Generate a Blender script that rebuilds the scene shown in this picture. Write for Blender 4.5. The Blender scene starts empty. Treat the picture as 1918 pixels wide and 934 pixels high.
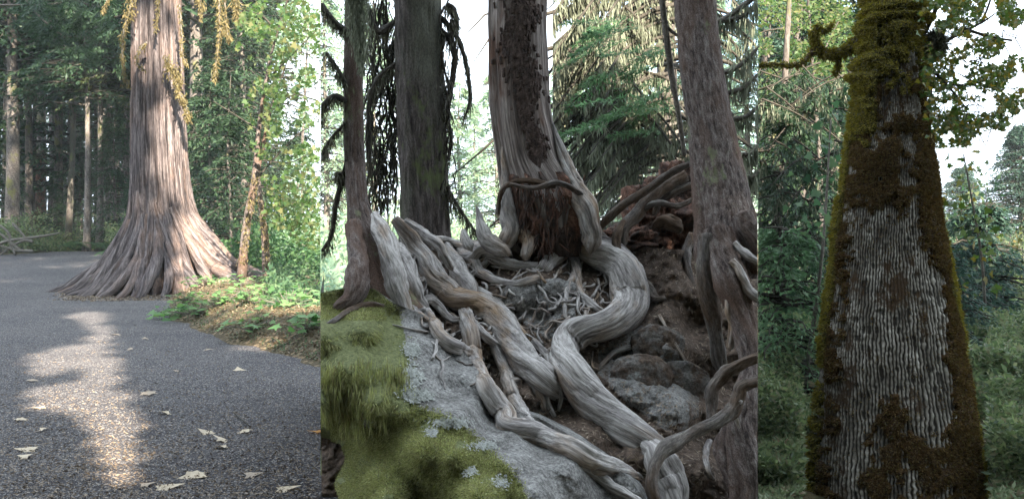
import bpy, math
import numpy as np
from math import radians as rad
C = bpy.context.scene
COL = C.collection
rng = np.random.default_rng(11)

# ------------------------------------------------------------------ camera
F, HY, CH = 1918.0, 440.0, 1.6        # focal length and horizon row in photo pixels, eye height in metres
cam = bpy.data.objects.new('camera', bpy.data.cameras.new('camera')); bpy.context.scene.collection.objects.link(cam)
cam.location = (0, 0, CH); cam.rotation_euler = (rad(90), 0, 0)
cam.data.sensor_width = 36; cam.data.lens = 36
cam.data.shift_y = (HY-467)/1918; cam.data.clip_start = 0.05; cam.data.clip_end = 3000
C.camera = cam
# ------------------------------------------------------------------ sky, sun, exposure
SUN_AZ, SUN_EL = rad(22), rad(32)     # sun behind the viewer, to the right
SUN = np.array([math.sin(SUN_AZ)*math.cos(SUN_EL), -math.cos(SUN_AZ)*math.cos(SUN_EL), math.sin(SUN_EL)])
C.view_settings.view_transform = 'Standard'; C.view_settings.look = 'None'
C.view_settings.gamma = 1; C.view_settings.exposure = 2.75
w = bpy.data.worlds.new('World'); C.world = w; w.use_nodes = True
nt = w.node_tree; N = nt.nodes; LK = nt.links
bg = N['Background']; bg.inputs[1].default_value = 0.085
sky = N.new('ShaderNodeTexSky'); sky.sky_type = 'NISHITA'; sky.sun_disc = False
sky.sun_elevation = SUN_EL; sky.sun_rotation = math.atan2(SUN[0], SUN[1])
tc = N.new('ShaderNodeTexCoord')
cn = N.new('ShaderNodeTexNoise'); cn.inputs['Scale'].default_value = 4.0; cn.inputs['Detail'].default_value = 5
LK.new(tc.outputs['Generated'], cn.inputs['Vector'])
# a clear blue gap in thin white cloud, up and to the right of straight ahead
gd = np.array([(1470-959)/F, 1.0, (HY-150)/F]); gd /= np.linalg.norm(gd)
dp = N.new('ShaderNodeVectorMath'); dp.operation = 'DISTANCE'; dp.inputs[1].default_value = tuple(gd)
LK.new(tc.outputs['Generated'], dp.inputs[0])
ma = N.new('ShaderNodeMath'); ma.operation = 'MULTIPLY_ADD'; ma.inputs[1].default_value = 0.35
LK.new(cn.outputs['Fac'], ma.inputs[0]); LK.new(dp.outputs['Value'], ma.inputs[2])
mr = N.new('ShaderNodeMapRange'); mr.inputs['From Min'].default_value = 0.26; mr.inputs['From Max'].default_value = 0.36
LK.new(ma.outputs[0], mr.inputs['Value'])
mx = N.new('ShaderNodeMix'); mx.data_type = 'RGBA'
LK.new(mr.outputs[0], mx.inputs[0]); LK.new(sky.outputs[0], mx.inputs[6]); mx.inputs[7].default_value = (4.7, 5.4, 6.2, 1)
LK.new(mx.outputs[2], bg.inputs[0])
sl = bpy.data.lights.new('sun', 'SUN'); sl.energy = 5.0; sl.angle = rad(0.55); sl.color = (1, 0.89, 0.74)
so = bpy.data.objects.new('sun', sl); bpy.context.scene.collection.objects.link(so)
from mathutils import Vector
so.rotation_euler = Vector(SUN).to_track_quat('Z', 'Y').to_euler(); so.location = (10, -20, 30)
C.cycles.max_bounces = 6; C.cycles.transparent_max_bounces = 6

# ------------------------------------------------------------------ helpers
def P(px, py, Y):
    px, py, Y = np.broadcast_arrays(np.asarray(px, float), np.asarray(py, float), np.asarray(Y, float))
    return np.stack([(px-959)/F*Y, Y, CH+(HY-py)/F*Y], -1)
def topx(p):
    Y = np.maximum(p[..., 1], 0.01)
    return 959+F*p[..., 0]/Y, HY-F*(p[..., 2]-CH)/Y
def _h(i, j, k, s):
    n = (i*374761393+j*668265263+k*2147483647+s*974634777) & 0xffffffff
    n = ((n ^ (n >> 13))*1274126177) & 0xffffffff
    return ((n ^ (n >> 16)) & 0xffffff)/float(0xffffff)*2-1
def noise(p, s=0):
    p = np.asarray(p, float); f = np.floor(p).astype(np.int64); t = p-f; t = t*t*(3-2*t)
    x, y, z = f[..., 0], f[..., 1], f[..., 2]; o = 0
    for a in (0, 1):
        for b in (0, 1):
            for c in (0, 1):
                wgt = (t[..., 0] if a else 1-t[..., 0])*(t[..., 1] if b else 1-t[..., 1])*(t[..., 2] if c else 1-t[..., 2])
                o = o+wgt*_h(x+a, y+b, z+c, s)
    return o
def fbm(p, s=0, oc=4):
    p = np.asarray(p, float); o = 0; a = 0.5
    for i in range(oc):
        o = o+a*noise(p*2**i+i*17.3, s+i); a *= 0.5
    return o
def smooth(a, b, x):
    t = np.clip((x-a)/(b-a), 0, 1); return t*t*(3-2*t)
def inpoly(px, py, poly):
    c = np.zeros(np.shape(px), bool); n = len(poly)
    for i in range(n):
        x1, y1 = poly[i]; x2, y2 = poly[(i+1) % n]
        if y1 == y2: continue
        c ^= ((y1 > py) != (y2 > py)) & (px < (x2-x1)*(py-y1)/(y2-y1)+x1)
    return c
def unit(v): return v/np.maximum(np.linalg.norm(v, axis=-1, keepdims=True), 1e-9)

class G:                                # a pile of geometry that becomes one mesh
    def __init__(s): s.v = []; s.f = []; s.n = 0; s.a = {}; s.acc = []
    def add(s, V, faces, **attrs):
        V = np.asarray(V, float).reshape(-1, 3)
        for f in (faces if isinstance(faces, list) else [faces]): s.f.append(np.asarray(f, np.int64)+s.n)
        s.v.append(V); s.acc.append((s.n, len(V), attrs)); s.n += len(V); return s
    def arrays(s): return np.concatenate(s.v)
def build(name, g, mat, parent=None, smoothed=True, clip=None, clamp=None):
    if not g.v: g.add(np.zeros((3, 3)), np.array([[0, 1, 2]]))
    V = g.arrays(); Fs = g.f
    if clip is not None:                # drop the faces that would grow into the neighbouring clearing
        px, _ = topx(V); ok = (px >= clip[0]) & (px <= clip[1]); Fs = [f[ok[f].any(1)] for f in Fs]; V[:, 0] = np.where(ok, V[:, 0], (np.clip(px, clip[0], clip[1])-959)/F*V[:, 1])
    if clamp is not None:
        px, _ = topx(V); e = np.maximum(px-clamp[1], 0)+np.maximum(clamp[0]-px, 0)
        q = np.clip(px, *clamp); Yn = V[:, 1]+e/F*V[:, 1]
        V[:, 0] = np.where(e > 0, (q-959)/F*Yn, V[:, 0]); V[:, 1] = np.where(e > 0, Yn, V[:, 1])
    me = bpy.data.meshes.new(name)
    Fs = [f for f in Fs if len(f)]
    if not Fs: Fs = [np.array([[0, 1, 2]])]
    used = np.zeros(len(V), bool)
    for f in Fs: used[f.ravel()] = True
    idx = np.cumsum(used)-1; V2 = V[used]
    loops = np.concatenate([idx[f].ravel() for f in Fs]); tot = np.concatenate([np.full(len(f), f.shape[1]) for f in Fs])
    me.vertices.add(len(V2)); me.vertices.foreach_set('co', V2.astype(np.float32).ravel())
    me.loops.add(len(loops)); me.loops.foreach_set('vertex_index', loops.astype(np.int32))
    me.polygons.add(len(tot)); me.polygons.foreach_set('loop_start', (np.cumsum(tot)-tot).astype(np.int32))

    me.update(calc_edges=True); me.polygons.foreach_set('use_smooth', np.full(len(tot), smoothed))
    keys = set(k for _, _, a in g.acc for k in a)
    for k in keys:
        vec = any(np.ndim(a[k]) == 2 for _, _, a in g.acc if k in a)
        arr = np.zeros((len(V), 3) if vec else len(V), np.float32)
        for st, n, a in g.acc:
            if k in a: arr[st:st+n] = a[k]
        at = me.attributes.new(k, 'FLOAT_VECTOR' if vec else 'FLOAT', 'POINT')
        at.data.foreach_set('vector' if vec else 'value', arr[used].ravel())
    me.materials.append(mat)
    o = bpy.data.objects.new(name, me); bpy.context.scene.collection.objects.link(o)
    if parent is not None:
        o.parent = parent
        if parent.type == 'EMPTY' or parent.location.length > 0: o.matrix_parent_inverse = parent.matrix_basis.inverted()
    return o
def tag(o, label=None, cat=None, group=None, kind=None):
    if label: o['label'] = label
    if cat: o['category'] = cat
    if group: o['group'] = group
    if kind: o['kind'] = kind
    return o
def empty(name, loc, label, cat, group=None):
    o = bpy.data.objects.new(name, None); bpy.context.scene.collection.objects.link(o); o.location = tuple(loc); o.empty_display_size = .2
    return tag(o, label, cat, group)
def catmull(pts, n):
    p = np.asarray(pts, float); p = np.vstack([2*p[0]-p[1], p, 2*p[-1]-p[-2]]); m = len(p)-3
    t = np.linspace(0, m, n); i = np.minimum(t.astype(int), m-1); u = (t-i)[:, None]
    a, b, c, d = p[i], p[i+1], p[i+2], p[i+3]
    return 0.5*(2*b+(c-a)*u+(2*a-5*b+4*c-d)*u*u+(3*b-a-3*c+d)*u**3)
def tube(g, path, rad_, seg=10, ridges=0.0, lump=0.0, twist=1.0, seed=0, tip=True, knots=0):
    """swept limb; rc carries coordinates that run along the grain"""
    path = np.asarray(path, float); n = len(path); R = np.broadcast_to(np.asarray(rad_, float), (n,)).copy()
    T = unit(np.gradient(path, axis=0)); up = np.array([0, 0, 1.]) if abs(T[0][2]) < .9 else np.array([1., 0, 0])
    U = np.zeros_like(path); u = unit(np.cross(T[0], up))
    for i in range(n):
        u = unit(u-T[i]*np.dot(u, T[i])); U[i] = u
    W = np.cross(T, U); L = np.concatenate([[0], np.cumsum(np.linalg.norm(np.diff(path, axis=0), axis=1))])
    th = np.linspace(0, 2*np.pi, seg, endpoint=False)
    r0 = max(R.mean(), 1e-4)
    TH = th[None, :]+twist*L[:, None]
    rc = np.stack([np.cos(TH)*r0, np.sin(TH)*r0, np.repeat(L[:, None], seg, 1)], -1)+seed*3.7
    m = 1+0*TH
    if ridges: m = m+ridges*(0.6*np.cos(TH*3+seed)*np.cos(TH*2+seed*2)+noise(np.stack([np.cos(TH)*2.2, np.sin(TH)*2.2, L[:, None]/r0*.15+0*TH], -1)+seed*9.1, seed))
    if ridges: c_ = noise(np.stack([np.cos(TH)*3.4, np.sin(TH)*3.4, L[:, None]/r0*.22+0*TH], -1)+seed*3.1, seed+2); m = m-ridges*.9*np.clip(.22-np.abs(c_), 0, 1)*4*(r0 < 1)
    if lump: m = m+lump*fbm(rc/np.array([r0*1.2, r0*1.2, r0*3]), seed, 3)
    V = path[:, None]+(U[:, None]*np.cos(th)[None, :, None]+W[:, None]*np.sin(th)[None, :, None])*(R[:, None]*m)[..., None]
    i = np.arange(n-1)[:, None]*seg; j = np.arange(seg)[None]; k = (j+1) % seg
    q = np.stack([i+j, i+k, i+seg+k, i+seg+j], -1).reshape(-1, 4)
    V = V.reshape(-1, 3); rc = rc.reshape(-1, 3)
    V = np.vstack([V, path[0]-T[0]*R[0]*.3, path[-1]+T[-1]*R[-1]*(1.2 if tip else .1)]); rc = np.vstack([rc, rc[0], rc[-1]])
    a = n*seg; jj = np.arange(seg); kk = (jj+1) % seg
    t1 = np.stack([kk, jj, np.full(seg, a)], -1); t2 = np.stack([(n-1)*seg+jj, (n-1)*seg+kk, np.full(seg, a+1)], -1)
    g.add(V, [q, t1, t2], rc=rc); return path, T
def rhomb(g, Cn, D, S, Ln, Wd, curl=0.0):
    """leaf-sized lozenges: base point, direction, side vector, length, width"""
    Ln = np.asarray(Ln)[:, None]; Wd = np.asarray(Wd)[:, None]
    nn = np.cross(D, S)
    V = np.stack([Cn, Cn+D*Ln*.45+S*Wd*.5+nn*curl*Ln, Cn+D*Ln, Cn+D*Ln*.45-S*Wd*.5+nn*curl*Ln], 1)
    g.add(V.reshape(-1, 3), np.arange(len(Cn)*4).reshape(-1, 4))
MAPLE = np.array([(0, 0), (.16, .12), (.5, -.02), (.38, .28), (.62, .45), (.3, .5), (.22, .62), (0, 1), (-.22, .62), (-.3, .5), (-.62, .45), (-.38, .28), (-.5, -.02), (-.16, .12)])
def maple(g, Cn, D, S, Ln):
    Ln = np.asarray(Ln)[:, None, None]; nn = np.cross(D, S)
    bend = (np.abs(MAPLE[:, 0])*.25)[None, :, None]
    V = Cn[:, None]+(S[:, None]*MAPLE[None, :, 0:1]+D[:, None]*MAPLE[None, :, 1:2]+nn[:, None]*bend)*Ln
    g.add(V.reshape(-1, 3), np.arange(len(Cn)*14).reshape(-1, 14))
def rdir(n, zs=1.0, zb=0.0):
    d = rng.normal(size=(n, 3)); d[:, 2] = d[:, 2]*zs+zb; return unit(d)
def side(D):
    return unit(np.cross(D, unit(rng.normal(size=D.shape))))

# ------------------------------------------------------------------ materials
def newmat(name):
    m = bpy.data.materials.new(name); m.use_nodes = True
    nt = m.node_tree; b = nt.nodes['Principled BSDF']; return m, nt, b
def ramp(nt, stops):
    r = nt.nodes.new('ShaderNodeValToRGB'); e = r.color_ramp.elements
    while len(e) < len(stops): e.new(0.5)
    for el, (p, c) in zip(e, stops): el.position = p; el.color = (*c, 1)
    return r
def ntex(nt, vec, sc, det=4, stretch=(1, 1, 1), rough=.6, dist=0.0):
    mp = nt.nodes.new('ShaderNodeMapping'); mp.inputs['Scale'].default_value = stretch; nt.links.new(vec, mp.inputs['Vector'])
    t = nt.nodes.new('ShaderNodeTexNoise'); t.inputs['Scale'].default_value = sc; t.inputs['Detail'].default_value = det
    t.inputs['Roughness'].default_value = rough; t.inputs['Distortion'].default_value = dist
    nt.links.new(mp.outputs[0], t.inputs['Vector']); return t.outputs['Fac']
def mixc(nt, fac, a, b, mode='MIX'):
    m = nt.nodes.new('ShaderNodeMix'); m.data_type = 'RGBA'; m.blend_type = mode
    for s, x in ((0, fac), (6, a), (7, b)):
        if hasattr(x, 'is_linked') or hasattr(x, 'links'): nt.links.new(x, m.inputs[s])
        elif s == 0: m.inputs[0].default_value = x
        else: m.inputs[s].default_value = (*x, 1)
    return m.outputs[2]
def bump(nt, b, h, st, dist, prev=None):
    n = nt.nodes.new('ShaderNodeBump'); n.inputs['Strength'].default_value = st; n.inputs['Distance'].default_value = dist
    nt.links.new(h, n.inputs['Height'])
    if prev: nt.links.new(prev, n.inputs['Normal'])
    nt.links.new(n.outputs[0], b.inputs['Normal']); return n.outputs[0]
def attr(nt, k, out='Vector'):
    a = nt.nodes.new('ShaderNodeAttribute'); a.attribute_name = k; return a.outputs[out]
def grain_mat(name, stops, sc, stretch, bst, bd, stain=None, stsc=1.5, fine=None, stcut=(.45, .6), rough=.92, moss=None):
    """wood or bark whose figure runs along the limb"""
    m, nt, b = newmat(name); rc = attr(nt, 'rc')
    n1 = ntex(nt, rc, sc, 6, (1, 1, stretch), .65, .35); r = ramp(nt, stops); nt.links.new(n1, r.inputs[0]); col = r.outputs[0]
    if stain:
        n2 = ntex(nt, rc, stsc, 4, (1, 1, .4), .7); rr = ramp(nt, [(stcut[0], (0, 0, 0)), (stcut[1], (1, 1, 1))]); nt.links.new(n2, rr.inputs[0])
        col = mixc(nt, rr.outputs[0], col, stain)
    n3 = ntex(nt, rc, sc*3.5, 4, (1, 1, stretch*2.2), .75)
    r3 = ramp(nt, [(.36, (.32, .31, .30)), (.6, (1.25, 1.25, 1.25))]); nt.links.new(n3, r3.inputs[0])
    col = mixc(nt, .8, col, r3.outputs[0], 'MULTIPLY')
    if moss:
        n4 = ntex(nt, rc, moss[1], 5, (1, 1, .6), .75); r4 = ramp(nt, [(moss[2], (0, 0, 0)), (moss[2]+.08, (1, 1, 1))]); nt.links.new(n4, r4.inputs[0])
        col = mixc(nt, r4.outputs[0], col, moss[0])
    nt.links.new(col, b.inputs['Base Color']); b.inputs['Roughness'].default_value = rough; b.inputs['Specular IOR Level'].default_value = .25
    p = bump(nt, b, n1, bst, bd); bump(nt, b, n3, bst*.6, bd*.35, p); return m
def leaf_mat(name, stops, transl=.45, rough=.55, spec=.3):
    m, nt, b = newmat(name); g = nt.nodes.new('ShaderNodeNewGeometry')
    r = ramp(nt, stops); nt.links.new(g.outputs['Random Per Island'], r.inputs[0])
    nt.links.new(r.outputs[0], b.inputs['Base Color']); b.inputs['Roughness'].default_value = rough; b.inputs['Specular IOR Level'].default_value = spec
    if transl:
        t = nt.nodes.new('ShaderNodeBsdfTranslucent'); mxs = nt.nodes.new('ShaderNodeMixShader'); mxs.inputs[0].default_value = transl
        h = nt.nodes.new('ShaderNodeHueSaturation'); h.inputs['Value'].default_value = 1.5; h.inputs['Saturation'].default_value = 1.15
        nt.links.new(r.outputs[0], h.inputs['Color']); nt.links.new(h.outputs[0], t.inputs[0])
        nt.links.new(b.outputs[0], mxs.inputs[1]); nt.links.new(t.outputs[0], mxs.inputs[2])
        nt.links.new(mxs.outputs[0], nt.nodes['Material Output'].inputs[0])
    return m
def lm(name, cols, **k):
    n = len(cols); return leaf_mat(name, [(i/max(n-1, 1), c) for i, c in enumerate(cols)], **k)
M = {}
M['cedar'] = grain_mat('cedar_bark', [(.36, (.018, .014, .014)), (.46, (.075, .06, .059)), (.57, (.17, .142, .138)), (.8, (.27, .235, .225))], 15, .055, 1.0, .06,
                       stain=(.19, .125, .095), stsc=.8, stcut=(.5, .72), moss=((.13, .13, .05), 1.6, .66))
M['wood'] = grain_mat('weathered_root_wood', [(.28, (.06, .05, .046)), (.41, (.23, .21, .20)), (.55, (.385, .36, .338)), (.8, (.54, .515, .49))], 24, .07, .9, .014,
                      stain=(.25, .175, .115), stsc=3.6, stcut=(.5, .66))
M['root_dark'] = grain_mat('dark_root_bark', [(.3, (.03, .027, .025)), (.5, (.12, .105, .095)), (.75, (.25, .235, .21))], 40, .12, .7, .008, stain=(.09, .06, .04), stsc=4)
M['peeled'] = grain_mat('peeled_trunk', [(.34, (.03, .022, .019)), (.45, (.14, .112, .098)), (.56, (.29, .25, .225)), (.8, (.43, .39, .36))], 22, .04, 1.0, .03,
                        stain=(.12, .07, .05), stsc=2.4, stcut=(.56, .66))
M['fir'] = grain_mat('fir_bark', [(.32, (.018, .015, .014)), (.5, (.085, .07, .063)), (.7, (.18, .16, .145))], 38, .16, 1.0, .03, stain=(.10, .10, .075), stsc=2, moss=((.10, .12, .05), 2.6, .6))
M['hemlock'] = grain_mat('hemlock_bark', [(.34, (.03, .022, .02)), (.5, (.13, .10, .088)), (.7, (.26, .235, .215))], 48, .30, 1.0, .02, stain=(.12, .075, .055), stsc=2.2, moss=((.17, .19, .10), 3.0, .6))
M['rotten'] = grain_mat('rotten_wood', [(.3, (.03, .016, .012)), (.5, (.14, .068, .045)), (.7, (.27, .155, .11))], 22, .3, 1.0, .03, stain=(.05, .035, .028), stsc=6)
M['plate'] = grain_mat('plated_bark', [(.3, (.02, .014, .012)), (.5, (.085, .058, .048)), (.7, (.17, .125, .11))], 40, .5, 1.0, .01)
M['greybark'] = grain_mat('grey_maple_bark', [(.43, (.012, .010, .008)), (.48, (.08, .072, .06)), (.54, (.24, .225, .195)), (.7, (.40, .385, .345))], 58, .085, 1.0, .02,
                          stain=(.085, .06, .035), stsc=3.2, stcut=(.48, .60), moss=((.07, .04, .018), 7.0, .54))
def ridged_mat():
    m, nt, b = newmat('ridged_grey_bark'); rc = attr(nt, 'rc'); h = attr(nt, 'ridge', 'Fac'); r = ramp(nt, [(.08, (.022, .019, .015)), (.40, (.12, .11, .09)), (.75, (.29, .272, .235)), (1, (.44, .42, .375))]); nt.links.new(h, r.inputs[0])
    n = ntex(nt, rc, 30, 5, (1, 1, .5), .75); r2 = ramp(nt, [(.3, (.55, .53, .5)), (.65, (1.2, 1.2, 1.2))]); nt.links.new(n, r2.inputs[0]); c = mixc(nt, 1, r.outputs[0], r2.outputs[0], 'MULTIPLY')
    n2_ = ntex(nt, rc, 4.5, 6, (1, 1, .6), .8); r3 = ramp(nt, [(.53, (0, 0, 0)), (.61, (1, 1, 1))]); nt.links.new(n2_, r3.inputs[0]); c = mixc(nt, r3.outputs[0], c, (.05, .032, .018))
    nt.links.new(c, b.inputs['Base Color']); b.inputs['Roughness'].default_value = .95; b.inputs['Specular IOR Level'].default_value = .1; bump(nt, b, n, .8, .006); return m
M['ridged'] = ridged_mat()
M['bgtrunk'] = grain_mat('far_bark', [(.3, (.05, .042, .038)), (.6, (.16, .14, .125)), (.8, (.26, .235, .21))], 8, .2, .8, .03, moss=((.12, .12, .05), 1.4, .56))
M['twig'] = grain_mat('twig_bark', [(.3, (.07, .06, .05)), (.7, (.22, .20, .17))], 20, .3, .5, .01)
M['darktwig'] = grain_mat('dark_twig', [(.3, (.02, .018, .015)), (.7, (.08, .07, .055))], 20, .3, .5, .01)
M['needles'] = lm('dark_needles', [(.014, .030, .016), (.024, .050, .024), (.042, .078, .034), (.018, .04, .024)], transl=.3)
M['needles_blue'] = lm('blue_green_needles', [(.018, .042, .032), (.036, .075, .055), (.065, .115, .08)], transl=.3)
M['needles_olive'] = lm('olive_needles', [(.02, .032, .014), (.04, .058, .022), (.07, .09, .036), (.10, .10, .05)], transl=.35)
M['needles_fresh'] = lm('fresh_needles', [(.05, .10, .05), (.09, .16, .08), (.14, .22, .12)], transl=.45)
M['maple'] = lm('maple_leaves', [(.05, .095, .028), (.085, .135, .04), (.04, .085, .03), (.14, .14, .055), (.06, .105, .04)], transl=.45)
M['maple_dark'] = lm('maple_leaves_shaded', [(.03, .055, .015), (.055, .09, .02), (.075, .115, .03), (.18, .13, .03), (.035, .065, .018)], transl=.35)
M['shrub'] = lm('shrub_leaves', [(.025, .055, .03), (.055, .11, .055), (.11, .17, .085), (.045, .09, .05)], transl=.4)
M['bank_leaf'] = lm('bank_plant_leaves', [(.06, .14, .045), (.11, .21, .07), (.15, .25, .09), (.07, .15, .05)], transl=.35)
M['bank_leaf2'] = lm('low_leaves', [(.10, .15, .08), (.18, .23, .12), (.26, .30, .18), (.20, .15, .10)], transl=.3)
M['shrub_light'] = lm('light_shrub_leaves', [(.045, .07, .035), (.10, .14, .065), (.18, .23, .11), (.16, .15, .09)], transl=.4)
M['fern'] = lm('fern_fronds', [(.025, .07, .03), (.05, .11, .045), (.09, .16, .06)], transl=.35)
M['pale'] = lm('glare_pale_foliage', [(.18, .26, .17), (.27, .36, .25), (.22, .33, .26), (.30, .36, .20)], transl=.5)  # far haze and glare put into the leaf colour, paler than other foliage
M['goldmoss'] = lm('golden_moss', [(.12, .095, .045), (.20, .165, .08), (.08, .07, .035)], transl=.35, rough=.9, spec=.1)
M['hangmoss'] = lm('hanging_moss', [(.09, .10, .07), (.16, .175, .125), (.25, .265, .20)], transl=.3, rough=.9, spec=.1)
M['darkmoss'] = lm('dark_hanging_moss', [(.05, .05, .035), (.10, .10, .07), (.17, .17, .12)], transl=.2, rough=.9, spec=.1)
M['lichen'] = lm('pale_lichen', [(.27, .28, .255), (.36, .37, .34), (.20, .205, .185)], transl=0, rough=.95, spec=.1)
M['rockmoss'] = lm('rock_moss', [(.14, .15, .055), (.28, .30, .12), (.43, .44, .22), (.20, .18, .09), (.33, .36, .14), (.12, .095, .055)], transl=.3, rough=.9, spec=.1)
M['brownmoss'] = lm('brown_moss', [(.035, .022, .011), (.085, .055, .022), (.15, .10, .038), (.055, .035, .015), (.11, .095, .03)], transl=.25, rough=.9, spec=.1)
M['olivemoss'] = lm('olive_moss', [(.09, .08, .018), (.17, .15, .03), (.25, .22, .05), (.12, .085, .025)], transl=.3, rough=.9, spec=.1)
M['dryleaf'] = lm('dry_leaf', [(.42, .33, .22), (.50, .42, .30), (.30, .18, .10)], transl=.15)
M['litter'] = lm('leaf_litter', [(.10, .07, .05), (.20, .15, .10), (.28, .22, .16), (.06, .045, .035)], transl=0)
M['bank_litter'] = lm('bank_litter', [(.05, .035, .02), (.11, .08, .045), (.17, .13, .08), (.06, .06, .025)], transl=0)
M['orangeleaf'] = lm('orange_leaf', [(.45, .18, .04), (.5, .25, .05)], transl=.3)
def mossbase(name, c1, c2):
    m, nt, b = newmat(name); co = nt.nodes.new('ShaderNodeNewGeometry').outputs['Position']
    n = ntex(nt, co, 40, 5); r = ramp(nt, [(.35, c1), (.65, c2)]); nt.links.new(n, r.inputs[0]); nt.links.new(r.outputs[0], b.inputs['Base Color'])
    b.inputs['Roughness'].default_value = 1; b.inputs['Specular IOR Level'].default_value = .1; bump(nt, b, n, 1, .03); return m
M['brownbase'] = mossbase('brown_moss_mat', (.02, .012, .006), (.08, .045, .018))
M['olivebase'] = mossbase('olive_moss_mat', (.03, .028, .008), (.10, .085, .02))
def ground_mat(name, cols, sc, specks, bst, bd):
    m, nt, b = newmat(name); co = nt.nodes.new('ShaderNodeNewGeometry').outputs['Position']
    n = ntex(nt, co, sc, 6, rough=.75); r = ramp(nt, cols); nt.links.new(n, r.inputs[0]); col = r.outputs[0]
    big = ntex(nt, co, .5, 4); rb = ramp(nt, [(.35, (.75, .75, .78)), (.65, (1.15, 1.12, 1.08))]); nt.links.new(big, rb.inputs[0]); col = mixc(nt, 1, col, rb.outputs[0], 'MULTIPLY')
    v = nt.nodes.new('ShaderNodeTexVoronoi'); v.inputs['Scale'].default_value = specks[0]; nt.links.new(co, v.inputs['Vector'])
    sx = nt.nodes.new('ShaderNodeSeparateColor'); nt.links.new(v.outputs['Color'], sx.inputs[0])
    rv = ramp(nt, [(specks[1], (0, 0, 0)), (specks[1]+.02, (1, 1, 1))]); nt.links.new(sx.outputs[0], rv.inputs[0])
    col = mixc(nt, rv.outputs[0], col, specks[2])
    nt.links.new(col, b.inputs['Base Color']); b.inputs['Roughness'].default_value = .95; b.inputs['Specular IOR Level'].default_value = .15
    p = bump(nt, b, n, bst, bd); bump(nt, b, v.outputs['Distance'], bst*.7, bd*.6, p); return m
M['path'] = ground_mat('gravel_path', [(.3, (.026, .025, .028)), (.5, (.066, .063, .068)), (.7, (.145, .134, .135))], 48, (90, .86, (.30, .28, .26)), 1, .02)
M['floor'] = ground_mat('forest_floor', [(.3, (.03, .035, .015)), (.5, (.08, .07, .035)), (.7, (.16, .12, .07))], 6, (12, .8, (.22, .17, .10)), 1, .08)
M['bank'] = ground_mat('bank_soil', [(.3, (.035, .028, .015)), (.5, (.09, .07, .04)), (.7, (.16, .13, .07))], 9, (18, .85, (.22, .16, .10)), 1, .06)
# rock and earth of the rooty slope: moss, lichen and soil where the surface carries them
def slope_mat():
    m, nt, b = newmat('mossy_rock'); co = nt.nodes.new('ShaderNodeNewGeometry').outputs['Position']
    n = ntex(nt, co, 9, 8, rough=.72); r = ramp(nt, [(.3, (.10, .094, .088)), (.48, (.205, .197, .188)), (.66, (.31, .302, .29))]); nt.links.new(n, r.inputs[0])
    n5 = ntex(nt, co, 60, 4, rough=.8); r5 = ramp(nt, [(.38, (.45, .45, .45)), (.62, (1.45, 1.45, 1.42))]); nt.links.new(n5, r5.inputs[0])
    rock = mixc(nt, 1, r.outputs[0], r5.outputs[0], 'MULTIPLY')
    li = ntex(nt, co, 5, 7, rough=.75); rl = ramp(nt, [(.63, (0, 0, 0)), (.68, (1, 1, 1))]); nt.links.new(li, rl.inputs[0])
    rock = mixc(nt, rl.outputs[0], rock, (.33, .35, .33))
    n2 = ntex(nt, co, 26, 7, rough=.8); r2 = ramp(nt, [(.34, (.022, .015, .011)), (.52, (.095, .066, .048)), (.68, (.20, .145, .105))]); nt.links.new(n2, r2.inputs[0])
    dm = attr(nt, 'dirt', 'Fac'); a2 = nt.nodes.new('ShaderNodeMath'); a2.operation = 'MULTIPLY_ADD'; a2.inputs[1].default_value = .9; nt.links.new(n, a2.inputs[0]); nt.links.new(dm, a2.inputs[2])
    rd = ramp(nt, [(.85, (0, 0, 0)), (1.0, (1, 1, 1))]); nt.links.new(a2.outputs[0], rd.inputs[0])
    c = mixc(nt, rd.outputs[0], rock, r2.outputs[0])
    n3 = ntex(nt, co, 50, 5, rough=.8); r3 = ramp(nt, [(.35, (.06, .07, .025)), (.65, (.20, .215, .09))]); nt.links.new(n3, r3.inputs[0])
    mm = attr(nt, 'moss', 'Fac'); a3 = nt.nodes.new('ShaderNodeMath'); a3.operation = 'MULTIPLY_ADD'; a3.inputs[1].default_value = .9; nt.links.new(n2, a3.inputs[0]); nt.links.new(mm, a3.inputs[2])
    rm = ramp(nt, [(.85, (0, 0, 0)), (1.0, (1, 1, 1))]); nt.links.new(a3.outputs[0], rm.inputs[0])
    c = mixc(nt, rm.outputs[0], c, r3.outputs[0]); nt.links.new(c, b.inputs['Base Color']); b.inputs['Roughness'].default_value = .9; b.inputs['Specular IOR Level'].default_value = .25
    p = bump(nt, b, n, .8, .03); bump(nt, b, n2, 1, .012, p); return m
M['slope'] = slope_mat()

# ------------------------------------------------------------------ ground
def grid_faces(r, c):
    i = np.arange(r-1)[:, None]*c; j = np.arange(c-1)[None]; return np.stack([i+j, i+j+1, i+c+j+1, i+c+j], -1).reshape(-1, 4)
def sheet(name, X, Y, Z, mat, **at):
    g = G(); g.add(np.stack([X, Y, Z], -1).reshape(-1, 3), grid_faces(*X.shape), **at); return build(name, g, mat)
def terr(Y): return .85*smooth(27, 46, np.asarray(Y, float))
gx, gy = np.meshgrid(np.linspace(-230, 230, 60), np.concatenate([np.linspace(-60, 20, 10), np.linspace(22, 60, 70), np.linspace(65, 300, 20)]))
tag(sheet('ground', gx, gy, terr(gy)-.07, M['floor']), kind='structure')
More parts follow.
